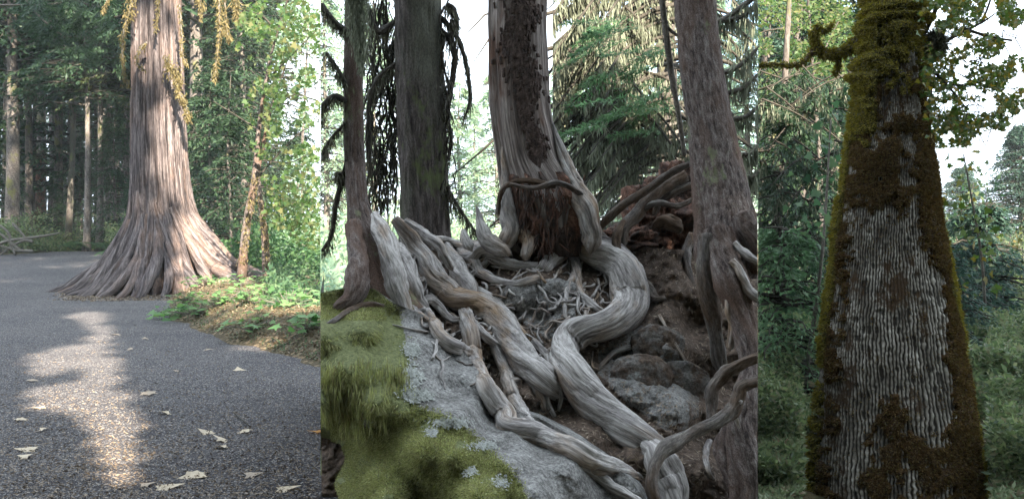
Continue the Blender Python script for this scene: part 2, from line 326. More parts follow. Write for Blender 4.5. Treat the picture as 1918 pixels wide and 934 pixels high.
# the gravel path, swinging away to the left behind the cedar
def uneven(X, Y, a=1.0): return a*(.02*noise(np.stack([X*.9, Y*.9, 0*X], -1), 3)+.012*noise(np.stack([X*3.1, Y*3.1, 0*X], -1), 5))
g = G()
rows = []
for Y in 5.85*(47/5.85)**np.linspace(1, 0, 200):
    py = HY+F*(CH-float(terr(Y)))/Y
    lft = np.interp(py, [468, 474, 480, 500, 960], [150, 60, -60, -200, -300])
    rgt = np.interp(py, [468, 473, 500, 540, 590, 612, 640, 662, 692, 960], [186, 205, 330, 480, 560, 600, 660, 720, 740, 760])
    px = np.linspace(lft, rgt, 150); X = (px-959)/F*Y; rows.append(np.stack([X, X*0+Y, terr(Y)+uneven(X, X*0+Y)*np.minimum(1, 30/Y)], -1))
g.add(np.array(rows).reshape(-1, 3), grid_faces(len(rows), 150)[:, ::-1])
tag(build('path', g, M['path']), kind='structure')
# the soft bank on the right of the path
BE = [(290, 592), (350, 614), (420, 640), (480, 662), (545, 680), (600, 694), (700, 715)]     # its edge on the gravel
def bank_h(X, Y):
    px = 959+F*X/Y; py = HY+F*CH/Y
    e = np.interp(px, [290]+[a for a, _ in BE[1:]]+[760], [592]+[b for _, b in BE[1:]]+[735])
    Ye = F*CH/(e-HY); d = Y-Ye; dl = (px-(300+35*np.clip((560-py)/60, 0, 1.5)))/F*Y
    h = terr(Y)+.42*smooth(0, 3.2, d)*smooth(0, 1.6, dl)
    return h+.09*fbm(np.stack([X*1.3, Y*1.3, 0*X], -1), 8)*smooth(0, .8, d)*smooth(0, .8, dl)-.03*(1-smooth(0, .3, d)*smooth(0, .3, dl))-.01
v, u = np.meshgrid(np.linspace(0, 1, 150), np.linspace(285, 700, 170), indexing='ij')
Yb = 11.2*(60/11.2)**v; Xb = (u-959)/F*Yb
tag(sheet('bank', Xb, Yb, bank_h(Xb, Yb), M['bank']), kind='structure')

# ------------------------------------------------------------------ depth fields of the rooty slope (centre)
def idw(pts, px, py, p=3.0):
    pts = np.array(pts, float); d2 = (px[..., None]-pts[:, 0])**2+(py[..., None]-pts[:, 1])**2+700
    wg = d2**(-p/2); return (wg*pts[:, 2]).sum(-1)/wg.sum(-1)
BOULD = [(600, 560, 5.9), (650, 545, 6.1), (700, 545, 6.25), (745, 585, 6.05), (800, 600, 6.1), (870, 660, 5.95), (940, 770, 5.6), (1010, 800, 5.45), (1130, 870, 5.2), (1210, 934, 5.0),
         (760, 625, 5.75), (770, 660, 5.55), (775, 735, 5.2), (850, 790, 4.95), (950, 870, 4.68), (1000, 934, 4.5), (860, 720, 5.5), (950, 830, 5.1), (1060, 900, 4.85),
         (600, 640, 5.35), (680, 620, 5.45), (740, 700, 5.25), (700, 760, 4.98), (600, 765, 4.92), (650, 700, 5.15), (620, 800, 5.75), (600, 850, 7.4), (600, 934, 7.4), (622, 880, 7.2), (618, 830, 6.6), (612, 940, 7.2), (648, 900, 5.1), (660, 940, 4.95),
         (690, 805, 5.2), (760, 780, 5.05), (700, 900, 4.72), (850, 860, 4.62), (900, 934, 4.3), (720, 934, 4.5), (790, 850, 4.7)]
EARTH = [(600, 600, 6.6), (850, 450, 7.4), (1000, 455, 7.4), (1100, 455, 7.3), (1180, 470, 7.3), (1350, 480, 7.2), (1420, 480, 7.2), (760, 560, 6.5), (930, 560, 6.7), (1000, 530, 6.7), (1080, 600, 6.45), (900, 500, 7.0),
         (1200, 560, 7.0), (1300, 600, 6.9), (1330, 700, 6.6), (1250, 650, 6.25), (1160, 650, 6.4), (1180, 750, 5.95), (1260, 780, 5.85), (1330, 800, 6.1), (1050, 740, 6.0), (1200, 880, 5.45), (1300, 900, 5.5), (1420, 934, 5.5),
         (1000, 934, 5.3), (1090, 840, 5.5), (1420, 700, 6.5), (1060, 940, 5.2), (1200, 940, 5.25), (900, 640, 6.25), (980, 760, 5.85), (1230, 610, 6.5)]
def n2(px, py, s, sc, oc=4): return fbm(np.stack([px*sc, py*sc, 0*px], -1), s, oc)
def yb(px, py): return idw(BOULD, px, py)+.035*n2(px, py, 21, .02)+.02*n2(px, py, 26, .09)
def ye(px, py): return idw(EARTH, px, py)+.09*n2(px, py, 31, .02)+.05*n2(px, py, 33, .08)
BEDGE = [(600, 548), (640, 540), (700, 540), (745, 570), (800, 592), (850, 630), (900, 700), (940, 762), (1010, 782), (1070, 815), (1130, 856), (1180, 895), (1215, 945)]
def bedge(px): return np.interp(px, [a for a, _ in BEDGE], [b for _, b in BEDGE])
def ysurf(px, py):
    px = np.asarray(px, float); py = np.asarray(py, float); a = ye(px, np.maximum(py, 450)); b = yb(px, py)
    return np.where((px < 1215) & (py > bedge(px)), np.minimum(a, b), a)
MOSSP = [(590, 520), (700, 535), (745, 580), (762, 640), (772, 700), (778, 760), (850, 785), (900, 830), (950, 872), (1000, 950), (590, 950)]
def patch(name, p0, p1, top, yf, mat, back, bot=(960, .35), dirtf=None, mossf=None, nu=240, nv=240):
    px, v = np.meshgrid(np.linspace(p0, p1, nu), np.linspace(0, 1, nv)); py = top(px)*(1-v)+bot[0]*v
    V = P(px, py, yf(px, py)); c = V[0]
    sk = [c+np.array([0, back, -.15])+0*c, c+np.array([0, back*1.6, -1.9])]          # the far side, down to the ground
    sk = [np.stack([(px[0]-959)/F*s_[:, 1], s_[:, 1], np.maximum(s_[:, 2], -.3)], -1) for s_ in sk]
    bt = V[-1].copy(); bt[:, 2] = -.3
    A = np.concatenate([sk[::-1], V, bt[None]], 0)
    pad = lambda a, k: np.concatenate([np.repeat(a[:1], 2, 0), a, a[-1:]], 0)
    g = G(); g.add(A.reshape(-1, 3), grid_faces(nv+3, nu)[:, ::-1], dirt=pad(dirtf(px, py), 0).ravel(), moss=pad(mossf(px, py), 0).ravel())
    # flanks that close the body
    for col, fl in ((0, 1), (nu-1, 0)):
        E = A[:, col]; E2 = E.copy(); E2[:, 1] = E[:, 1]+np.where(E[:, 1] < c[:, 1].mean()+back, 3.0, .5)
        E2[:, 0] = ((p0 if col == 0 else p1)-959+(6 if col == 0 else -6))/F*E2[:, 1]
        E2[:, 2] = E[:, 2]; S_ = np.stack([E, E2], 1)
        g.add(S_.reshape(-1, 3), grid_faces(len(E), 2), dirt=np.full(len(E)*2, .1), moss=np.full(len(E)*2, .3))
    return build(name, g, mat)
def blur_poly(px, py, poly, w=10):
    a = 0
    for dx, dy in ((0, 0), (w, 0), (-w, 0), (0, w), (0, -w)): a = a+inpoly(px+dx, py+dy, poly)
    return a/5.0
tag(patch('mossy_boulder', 600.5, 1216, lambda px: bedge(px), yb, M['slope'], 1.2,
          dirtf=lambda px, py: .25*(1-smooth(0, 14, py-bedge(px)))+0*px, mossf=lambda px, py: .95*blur_poly(px, py, MOSSP)),
    'big grey boulder with a green mossy shoulder under the tangled roots', 'boulder')
GREY = [(930, 540), (990, 515), (1060, 530), (1085, 560), (1075, 610), (1030, 640), (960, 600)]
GREY2 = [(1120, 640), (1200, 590), (1260, 620), (1310, 720), (1310, 800), (1250, 820), (1170, 770), (1120, 720)]
def dirtf(px, py): return 1.05-.85*blur_poly(px, py, GREY)-.7*blur_poly(px, py, GREY2, 20)
def crest(px): return np.interp(px, [600, 640, 760, 830, 1000, 1180, 1300, 1419], [600, 575, 480, 448, 452, 460, 470, 470])
tag(patch('earth_slope', 602, 1418.5, crest, lambda px, py: ye(px, py), M['slope'], 1.5, dirtf=dirtf,
          mossf=lambda px, py: .25*blur_poly(px, py, [(1200, 590), (1240, 600), (1250, 690), (1190, 730), (1160, 690)], 16)+.12*(n2(px, py, 3, .03) > .1)), kind='structure')

def pnorm(yf, px, py):
    a = P(px, py, yf(px, py)); b = P(px+3, py, yf(px+3, py)); c = P(px, py+3, yf(px, py+3)); n = unit(np.cross(b-a, c-a)); n[n[:, 1] > 0] *= -1; return a, n
# ------------------------------------------------------------------ moss on the boulder
g = G(); nn_ = 270000
px = rng.uniform(602, 1010, nn_); py = rng.uniform(535, 950, nn_)
k = inpoly(px+rng.normal(0, 6, nn_), py+rng.normal(0, 6, nn_), MOSSP) & (py > bedge(px)+2) & ~((px < 620) & (py > 800)); 
k &= (n2(px, py, 71, .03) > -.42)
px, py = px[k], py[k]; a, n = pnorm(yb, px, py)
ov = ((px < 770) & (py > 600) & (py < 770))           # where it hangs in long curtains
D = unit(n*np.where(ov, .35, .8)[:, None]+np.array([0, 0, -1.])*np.where(ov, 1.3, .5)[:, None]+rng.normal(0, .35, a.shape))
clump = .75+.5*np.clip(n2(px, py, 72, .12)+.4, 0, 1)
Ls = np.where(ov, rng.uniform(.018, .055, len(px)), rng.uniform(.007, .022, len(px)))*clump
rhomb(g, a-n*.003, D, side(D), Ls, rng.uniform(.0022, .006, len(px)))
for i in range(46):                                    # fringe of long strands under the ledge
    x0 = rng.uniform(602, 775); y0 = np.interp(x0, [600, 650, 700, 775], [735, 745, 740, 730])+rng.uniform(-60, 10)
    m_ = 60; q = P(x0+rng.normal(0, 5, m_), y0+rng.uniform(-20, 60, m_), float(yb(np.array([x0]), np.array([y0]))[0])-rng.uniform(.0, .05, m_))
    D = unit(np.array([0, 0, -1.])+rng.normal(0, .15, q.shape)); rhomb(g, q, D, side(D), rng.uniform(.03, .09, m_), rng.uniform(.003, .007, m_))
tag(build('moss', g, M['rockmoss'], clip=(600.5, 1100)), 'yellow green moss hanging over the ledge of the boulder', 'moss', kind='stuff')

g = G()
for cx_, cy_, rx_, ry_, n_ in ((772, 655, 14, 14, 500), (772, 705, 18, 22, 900), (782, 742, 26, 12, 800), (845, 792, 34, 8, 500), (810, 812, 10, 8, 200), (905, 835, 26, 8, 300), (935, 905, 16, 9, 300), (690, 790, 8, 6, 120), (880, 885, 12, 7, 160)):
    x_ = cx_+rng.normal(0, .5, n_)*rx_; y_ = cy_+rng.normal(0, .5, n_)*ry_; a, n = pnorm(yb, x_, y_); D = unit(rng.normal(size=a.shape)); D = unit(D-n*(D*n).sum(1)[:, None]*.85); rhomb(g, a+n*.008, D, unit(np.cross(D, n)), rng.uniform(.006, .022, n_), rng.uniform(.005, .014, n_))
build('lichen', g, M['lichen'], bpy.data.objects['mossy_boulder'])
# ------------------------------------------------------------------ root helper for the centre
def prow(pts, lift=0.5, n=None, yy=None, jit=0):
    """points (px,py,radius px[,depth offset m]) laid on the slope"""
    A = np.array([p[:3] for p in pts], float); n = n or len(A)*8
    A = catmull(A, n); px, py, r = A.T
    px = px+jit*noise(np.stack([np.linspace(0, len(pts)*1.3, n), px*0, px*0+len(pts)*5.1+py[0]], -1), 4)*r
    Y = ysurf(px, py) if yy is None else np.interp(np.linspace(0, 1, n), np.linspace(0, 1, len(yy)), yy)
    kk = np.ones(11)/11; Yp = np.convolve(np.pad(Y, 5, mode='edge'), kk, 'valid')
    R = r/F*Yp; t__ = np.linspace(0, 1, n); en = np.clip(1-np.minimum(t__, 1-t__)*9, 0, 1)**1.5 if yy is None else 0*t__; Yc = Yp-R*lift*2+en*R*(1.1+2*lift)
    return P(px, py, Yc), R
def roots(lst, mat, parent, name='root', clamp=(601, 1419), **k):
    for i, it in enumerate(lst):
        pts, opt = (it if isinstance(it, tuple) and isinstance(it[1], dict) else (it, {}))
        pa, R = prow(pts, opt.get('lift', .45), yy=opt.get('yy'), jit=opt.get('jit', .35))
        R = R*(1.08+.13*noise(np.stack([np.linspace(0, len(pts)*1.1, len(R)), R*0, R*0+pts[0][1]], -1), 13)); g = G(); tube(g, pa, R, int(opt.get('seg', 20)*1.5), ridges=opt.get('rg', .18), lump=opt.get('lump', .34), twist=opt.get('tw', 2.0), seed=i+int(pts[0][0]))
        build(name, g, opt.get('mat', mat), parent, clamp=clamp)
def profile_trunk(rows, Yc, nz=160, seg=96, depth=1.0, flute=0.0, fl_n=9, lump=.05, bark=.0, bsc=(14, 2.5), seed=0, Yrows=None, zero=None):
    """trunk whose silhouette widths are given row by row as seen from the front"""
    A = catmull(np.array(rows, float), nz); py, xl, xr = A.T
    Y = np.full(nz, Yc) if Yrows is None else np.interp(py, [a for a, _ in Yrows], [b for _, b in Yrows])
    cx = (xl+xr)/2; hw = (xr-xl)/2/F*Y; c = P(cx, py, Y); th = np.linspace(0, 2*np.pi, seg, endpoint=False)
    L = np.concatenate([[0], np.cumsum(np.linalg.norm(np.diff(c, axis=0), axis=1))])
    TH, LL = np.meshgrid(th, L); r0 = hw.mean()
    rc = np.stack([np.cos(TH)*r0, np.sin(TH)*r0, LL], -1)+seed*2.3
    fa = np.asarray(flute if np.ndim(flute) else np.full(nz, flute))
    ph = fl_n*TH+1.5*noise(np.stack([np.cos(TH)*1.5, np.sin(TH)*1.5, LL*.3], -1), seed)+.3*LL
    m = 1+fa[:, None]*(.5*np.cos(ph)+.35*np.cos(ph*.53+1)+.3*np.cos(ph*1.9+2))/1.0+lump*fbm(rc*2.2, seed, 3)
    if bark:
        q = np.stack([np.cos(TH)*r0*bsc[0], np.sin(TH)*r0*bsc[0], LL*bsc[1]], -1); q[..., 0] += noise(q*.5, 9); b_ = 1-np.abs(noise(q, seed+4))*2; b2 = 1-np.abs(noise(q*2.1+5, seed+6))*2
        m = m+bark*(b_+.5*b2)
    V = np.stack([c[:, None, 0]+np.cos(TH)*hw[:, None]*m, c[:, None, 1]+np.sin(TH)*hw[:, None]*m*depth, c[:, None, 2]+0*TH], -1)
    i = np.arange(nz-1)[:, None]*seg; j = np.arange(seg)[None]; k = (j+1) % seg
    q = np.stack([i+j, i+seg+j, i+seg+k, i+k], -1).reshape(-1, 4)
    return V, q, rc, (c, hw, TH)

# ------------------------------------------------------------------ CENTRE: trees standing on the boulder
# 1 peeled cedar with the snaking root
tC = empty('peeled_cedar', P(1020, 450, 7.3), 'twisted reddish cedar with peeling grey wood and a thick snaking root', 'tree')
V, q, rc, _ = profile_trunk([(-40, 917, 1022), (40, 916, 1022), (120, 916, 1025), (200, 918, 1031), (260, 925, 1042), (300, 931, 1056), (340, 938, 1086), (370, 942, 1100), (400, 946, 1110), (440, 960, 1110), (475, 985, 1100)],
                            7.2, flute=np.interp(np.arange(160), [0, 90, 160], [.05, .07, .12]), fl_n=7, lump=.08, bark=.03, bsc=(26, 1.6), seed=3)
TW = rc.copy(); an = np.arctan2(rc[..., 1]-6.9, rc[..., 0]-6.9)
g = G(); g.add(V.reshape(-1, 3), q, rc=rc.reshape(-1, 3)); trunkC = build('trunk', g, M['peeled'], tC)
# blocky dark bark plates left on the upper trunk
g = G()
for i in range(1500):
    py = rng.uniform(-30, 335); px = np.interp(py, [-40, 120, 230, 330], [968, 972, 990, 1005])+rng.normal(0, 1)*(14-6*(py > 200))+8*math.sin(py*.05)
    hw = np.interp(py, [-40, 200, 300], [52, 56, 62])/F*7.2; cx = P(np.interp(py, [-40, 200, 300, 340], [969, 974, 993, 1012]), py, 7.2)
    X = P(px, py, 7.2)[0]-cx[0]; X = np.clip(X, -hw*.95, hw*.95); yy = cx[1]-np.sqrt(hw*hw-X*X)*1.0
    c = np.array([cx[0]+X, yy-.004, cx[2]]); w_, h_ = rng.uniform(.006, .016), rng.uniform(.012, .04); nrm = unit(np.array([X, yy-cx[1], 0])); sd = np.array([-nrm[1], nrm[0], 0]); up = unit(np.array([.12*rng.normal(), 0, 1.])+0*nrm)
    a1 = rng.uniform(.7, 1, 4); B = [c+sd*sx*w_*a1[k_]+up*sz*h_*a1[3-k_] for k_, (sx, sz) in enumerate(((-1, -1), (1, -1), (1, 1), (-1, 1)))]
    B2 = [b_+nrm*rng.uniform(.006, .016)+(c-b_)*.35 for b_ in B]; Vb = np.array(B+B2)
    g.add(Vb, np.array([[4, 5, 6, 7], [0, 1, 5, 4], [1, 2, 6, 5], [2, 3, 7, 6], [3, 0, 4, 7]]), rc=Vb*1.0)
build('bark_plates', g, M['plate'], tC, smoothed=False)
# rotten red skirt round the foot of the trunk
V, q, rc, _ = profile_trunk([(325, 948, 1072), (345, 948, 1086), (390, 952, 1098), (420, 958, 1104), (450, 975, 1100), (480, 1000, 1090)], 7.16, nz=70, flute=.10, fl_n=13, lump=.22, bark=.07, bsc=(16, 8), seed=8)
g = G(); g.add(V.reshape(-1, 3), q, rc=rc.reshape(-1, 3))
for i in range(150):
    x_ = rng.uniform(944, 1100); y_ = 345+14*math.sin(x_*.05)+rng.uniform(-6, 110); l_ = rng.uniform(10, 45); hw_s = 76/F*7.16; X_ = np.clip((x_-1022)/F*7.16, -hw_s, hw_s); yy_ = 7.16-math.sqrt(hw_s**2-X_**2)*.97-.02
    A_ = P(x_, y_, yy_); B_ = P(x_+rng.normal(0, 7), y_+l_, yy_-rng.uniform(0, .04)); tube(g, np.stack([A_, (A_+B_)/2+rng.normal(0, .006, 3), B_]), [.006, .005, .002], 4, seed=i)
build('rotten_wood', g, M['rotten'], tC)
roots([([(944, 250, 2), (946, 320, 9), (950, 385, 14), (955, 430, 15), (940, 465, 10)], {'yy': [7.12, 7.08, 7.03, 6.98, 6.95], 'seg': 28}), ([(1034, 230, 2), (1064, 320, 13), (1092, 375, 20), (1108, 415, 20), (1110, 455, 18)], {'yy': [7.15, 7.08, 7.0, 6.95, 6.95], 'seg': 28}),
       ([(1055, 385, 17), (1082, 425, 22), (1105, 460, 25), (1145, 484, 29), (1174, 515, 30), (1182, 555, 31), (1172, 588, 30), (1135, 610, 27), (1090, 620, 25), (1060, 640, 25), (1058, 668, 27), (1075, 705, 30), (1105, 747, 30), (1150, 785, 28), (1195, 818, 27), (1228, 838, 25)], {'lift': .75, 'seg': 48, 'rg': .13, 'tw': 2.0, 'lump': .2, 'jit': .1}),
       ([(1215, 835, 18), (1236, 855, 24), (1250, 895, 28), (1262, 950, 31), (1270, 990, 30)], {'lift': .4, 'seg': 28}),
       ([(985, 430, 16), (960, 445, 14), (930, 462, 12), (900, 462, 10), (870, 452, 7)], {'lift': .6}),
       ([(1080, 430, 16), (1055, 465, 15), (1030, 490, 14), (1010, 505, 9)], {'lift': .7}),
       ([(1068, 462, 8), (1078, 500, 8), (1085, 545, 7), (1110, 572, 7), (1134, 588, 6)], {'lift': 1.0}),
       ([(1078, 505, 5), (1064, 540, 5), (1058, 585, 4), (1064, 600, 3)], {'lift': .8}),
       ([(1040, 350, 4), (990, 338, 5), (955, 345, 5), (938, 365, 4), (934, 400, 4)], {'yy': [6.85, 6.82, 6.85, 6.95, 7.0], 'mat': M['root_dark']}),
       ([(955, 345, 3), (1000, 352, 4), (1045, 342, 5), (1085, 362, 5), (1098, 385, 3)], {'yy': [6.82, 6.8, 6.82, 6.9, 7.0], 'mat': M['root_dark']}),
       ([(1000, 430, 12), (975, 448, 12), (962, 465, 10), (985, 490, 8)], {'lift': .8}),
       ([(1110, 430, 10), (1130, 452, 11), (1150, 475, 10), (1165, 482, 7)], {'lift': .8, 'mat': M['root_dark']}),
       ], M['wood'], tC)
# 2 left tree with the roots spilling over the grey boulder
tL = empty('slender_rooted_tree', P(690, 540, 6.4), 'slender dark trunk whose grey roots spill down over the boulder', 'tree')
V, q, rc, _ = profile_trunk([(-40, 648, 672), (100, 645, 678), (250, 644, 681), (350, 648, 686), (390, 650, 694), (430, 652, 716), (470, 655, 735), (510, 654, 752), (545, 648, 768), (575, 640, 790)], 6.5,
                            flute=np.interp(np.arange(160), [0, 90, 160], [.04, .10, .22]), fl_n=8, lump=.1, bark=.05, seed=5, Yrows=[(-40, 6.9), (300, 6.9), (575, 6.35)])
g = G(); g.add(V.reshape(-1, 3), q, rc=rc.reshape(-1, 3)); build('trunk', g, M['hemlock'], tL, clamp=(601, 1419))
roots([([(738, 410, 9), (770, 445, 14), (797, 485, 18), (815, 525, 20), (850, 553, 23), (900, 570, 23), (932, 602, 23), (955, 640, 22), (985, 682, 25), (1020, 712, 23), (1048, 738, 14)], {'lift': .7, 'seg': 28}),
       ([(830, 450, 9), (850, 490, 15), (868, 525, 17), (885, 560, 16), (905, 575, 12)], {'lift': .8}),
       ([(872, 575, 13), (884, 620, 14), (890, 668, 16), (910, 720, 17), (935, 770, 19), (957, 800, 20), (1010, 816, 19), (1070, 842, 19), (1120, 865, 21), (1175, 888, 15), (1200, 900, 8)], {'lift': .6, 'seg': 26}),
       ([(735, 577, 6), (790, 580, 9), (810, 600, 11), (832, 637, 12), (868, 658, 11), (890, 670, 8)], {'lift': .7}),
       ([(920, 635, 9), (945, 690, 11), (957, 740, 12), (985, 782, 11), (1008, 808, 9)], {'lift': .6}),
       ([(780, 582, 6), (800, 560, 8), (822, 572, 8), (850, 600, 6), (885, 590, 6)], {'lift': .9}),
       ([(745, 470, 14), (765, 510, 17), (775, 550, 15), (795, 585, 9)], {'lift': .6}),
       ([(700, 400, 7), (715, 440, 16), (735, 490, 19), (748, 540, 20), (760, 585, 14)], {'yy': [6.6, 6.4, 6.25, 6.15, 6.1]}),
       ([(662, 420, 12), (668, 470, 17), (672, 520, 20), (655, 560, 14), (625, 585, 8)], {'yy': [6.6, 6.3, 6.05, 5.95, 5.9], 'mat': M['hemlock']}),
       ([(760, 412, 5), (800, 440, 9), (830, 470, 10), (845, 500, 7)], {'yy': [6.9, 6.7, 6.6, 6.6]}),
       ([(775, 430, 6), (810, 448, 8), (850, 455, 8), (900, 470, 9), (950, 492, 9), (1000, 500, 8), (1045, 492, 7)], {'lift': .9}),
       ([(845, 475, 7), (890, 490, 8), (905, 512, 8), (960, 532, 8), (1012, 520, 6)], {'lift': .9}),
       ([(925, 470, 7), (905, 500, 6), (880, 520, 6), (870, 545, 5)], {'lift': .8}),
       ([(1020, 655, 5), (1032, 700, 5), (1025, 745, 5), (1040, 782, 3)], {'lift': .8}),
       ([(1040, 700, 4), (1052, 740, 4), (1046, 770, 3)], {'lift': .8}),
       ([(935, 650, 6), (960, 662, 6), (985, 655, 5), (1010, 668, 5), (1035, 650, 3)], {'lift': .9}),
       ([(945, 640, 5), (930, 600, 5), (945, 575, 5), (990, 560, 4)], {'lift': .9}),
       ([(940, 700, 6), (955, 715, 8), (972, 712, 5)], {'lift': 1.1}),
       ([(1085, 870, 6), (1120, 890, 8), (1150, 912, 9), (1185, 932, 8), (1215, 950, 5)], {'lift': .6}),
       ([(800, 470, 5), (822, 500, 7), (838, 530, 7), (858, 552, 6)], {'lift': .8}),
       ([(890, 545, 8), (915, 555, 9), (945, 580, 9), (968, 610, 8), (990, 640, 7)], {'lift': .5}),
       ([(885, 600, 6), (905, 625, 7), (930, 645, 7), (950, 668, 5)], {'lift': .8}),
       ([(1000, 640, 6), (1025, 665, 7), (1045, 680, 6)], {'lift': .8}),
       ([(960, 690, 6), (985, 705, 7), (1010, 740, 6), (1020, 770, 4)], {'lift': .6}),
       ([(745, 520, 7), (752, 550, 8), (770, 575, 7), (800, 600, 5)], {'lift': .8}),
       ([(1120, 690, 4), (1150, 660, 5), (1185, 650, 5), (1220, 655, 3)], {'lift': .5}),
       ([(1235, 590, 3), (1262, 640, 3), (1290, 690, 3), (1312, 735, 2)], {'lift': 1.5}),
       ([(860, 470, 10), (885, 480, 10), (905, 470, 9), (935, 480, 8), (960, 500, 6)], {'lift': .9}),
       ([(720, 575, 5), (690, 570, 6), (650, 585, 6), (612, 610, 4)], {'lift': .6, 'mat': M['root_dark']}),
       ], M['wood'], tL)
# fine rootlets
g = G()
for i in range(190):
    x0 = rng.uniform(770, 1130); y0 = rng.uniform(455, 700); a_ = rng.uniform(0, 6.28); L_ = rng.uniform(30, 90)
    pts = [(x0, y0, 3)]
    for s_ in range(4):
        a_ += rng.normal(0, .7); x0 += math.cos(a_)*L_/4; y0 += math.sin(a_)*L_/5; pts.append((x0, y0, 2.6-.4*s_))
    if max(p[1] for p in pts) > 760 or (pts[0][1] > 620 and i % 3) or min(p[1] for p in pts) < 452: continue
    pa, R = prow(pts, 1.2+rng.uniform(0, 1.5)); tube(g, pa, R, 6, lump=.2, seed=i)
build('rootlets', g, M['wood'], tL); 
# 3 dark big trunk behind
tD = empty('dark_fir', P(795, 460, 8.4), 'thick dark fir trunk behind the roots, hung with black moss', 'tree')
V, q, rc, _ = profile_trunk([(-40, 738, 822), (100, 742, 828), (250, 747, 835), (380, 751, 840), (440, 750, 843), (500, 745, 850)], 8.4, lump=.06, flute=.03, bark=.045, bsc=(22, 3), seed=6)
g = G(); g.add(V.reshape(-1, 3), q, rc=rc.reshape(-1, 3)); build('trunk', g, M['fir'], tD)
# hanging black lace of twigs and moss either side of it
def lace(g, gm, x0, x1, y0, y1, Y, n, r=2.2, drop=(30, 90)):
    for i in range(n):
        x = rng.uniform(x0, x1); y = rng.uniform(y0, y1); L_ = rng.uniform(*drop); pts = []
        for s_ in range(5): pts.append(P(x, y+s_*L_/4, Y+rng.normal(0, .05))); x += rng.normal(0, 4)
        rr = r*rng.uniform(.5, 1.3)/F*Y; tube(g, catmull(pts, 10), np.linspace(rr, rr*.4, 10), 5, lump=.6, seed=i)
        m_ = 14; pp = catmull(pts, m_)+rng.normal(0, .01, (m_, 3)); D = unit(np.array([0, 0, -1.])+rng.normal(0, .3, pp.shape)); rhomb(gm, pp, D, side(D), rng.uniform(.03, .10, m_), rng.uniform(.004, .011, m_))
g = G(); gm = G()
lace(g, gm, 690, 748, -30, 380, 8.6, 210); lace(g, gm, 826, 852, -20, 380, 8.3, 45, 2.0)
for pts in ([(822, 30, 5), (850, 60, 5), (868, 100, 4), (878, 150, 4), (880, 190, 3), (868, 225, 2)], [(825, 60, 6), (842, 75, 7), (852, 110, 6), (846, 160, 5), (838, 220, 5), (845, 260, 4), (840, 300, 2)],
            [(836, 350, 4), (860, 390, 3), (880, 420, 3), (896, 440, 2)], [(836, 8, 5), (850, 20, 5), (856, 50, 4)], [(742, 40, 6), (715, 60, 8), (700, 50, 7), (692, 20, 6)], [(742, 120, 5), (715, 140, 5), (694, 180, 5), (690, 260, 5), (692, 330, 4)]):
    yy = [8.35]*len(pts); pa, R = prow(pts, 0, yy=yy); tube(g, pa, R, 8, lump=.6, seed=4)
    m_ = 320; ii = rng.integers(0, len(pa), m_); pp = pa[ii]+rng.normal(0, .015, (m_, 3)); D = unit(np.array([0, 0, -1.])+rng.normal(0, .25, pp.shape)); rhomb(gm, pp, D, side(D), rng.uniform(.03, .13, m_), rng.uniform(.004, .010, m_))
build('branch', g, M['darktwig'], tD); build('hanging_moss', gm, M['darkmoss'], tD)
# pale green beard of moss high on the slender tree, and its left branches
g = G(); gm = G()
for pts in ([(650, 190, 6), (625, 183, 7), (606, 200, 6), (598, 230, 3)], [(648, 60, 6), (625, 40, 6), (602, 10, 5)], [(645, 330, 5), (630, 325, 4)], [(648, 230, 3), (620, 260, 3), (603, 290, 3)], [(650, 300, 4), (630, 380, 5), (620, 440, 4), (604, 470, 3)], [(650, 160, 4), (632, 130, 4), (612, 100, 3)]):
    pa, R = prow(pts, 0, yy=[6.85]*len(pts)); tube(g, pa, R, 8, lump=.5, seed=7)
    m_ = 320; ii = rng.integers(0, len(pa), m_); pp = pa[ii]+rng.normal(0, .012, (m_, 3)); D = unit(np.array([0, 0, -1.])+rng.normal(0, .3, pp.shape)); rhomb(gm, pp, D, side(D), rng.uniform(.03, .10, m_), rng.uniform(.003, .009, m_))
build('branch', g, M['darktwig'], tL, clip=(601, 2000)); build('hanging_moss', gm, M['darkmoss'], tL, clip=(601, 2000))
gm = G(); m_ = 3200
t_ = rng.uniform(0, 1, m_)**1.3; pp = P(np.interp(t_, [0, .4, 1], [668, 672, 678])+rng.normal(0, 1, m_)*np.interp(t_, [0, .5, 1], [11, 10, 2]), -30+t_*160, 6.6+rng.normal(0, .03, m_))
D = unit(np.array([0, 0, -1.])+rng.normal(0, .2, pp.shape)); rhomb(gm, pp, D, side(D), rng.uniform(.02, .07, m_), rng.uniform(.004, .012, m_)); build('moss_beard', gm, M['hangmoss'], tL)
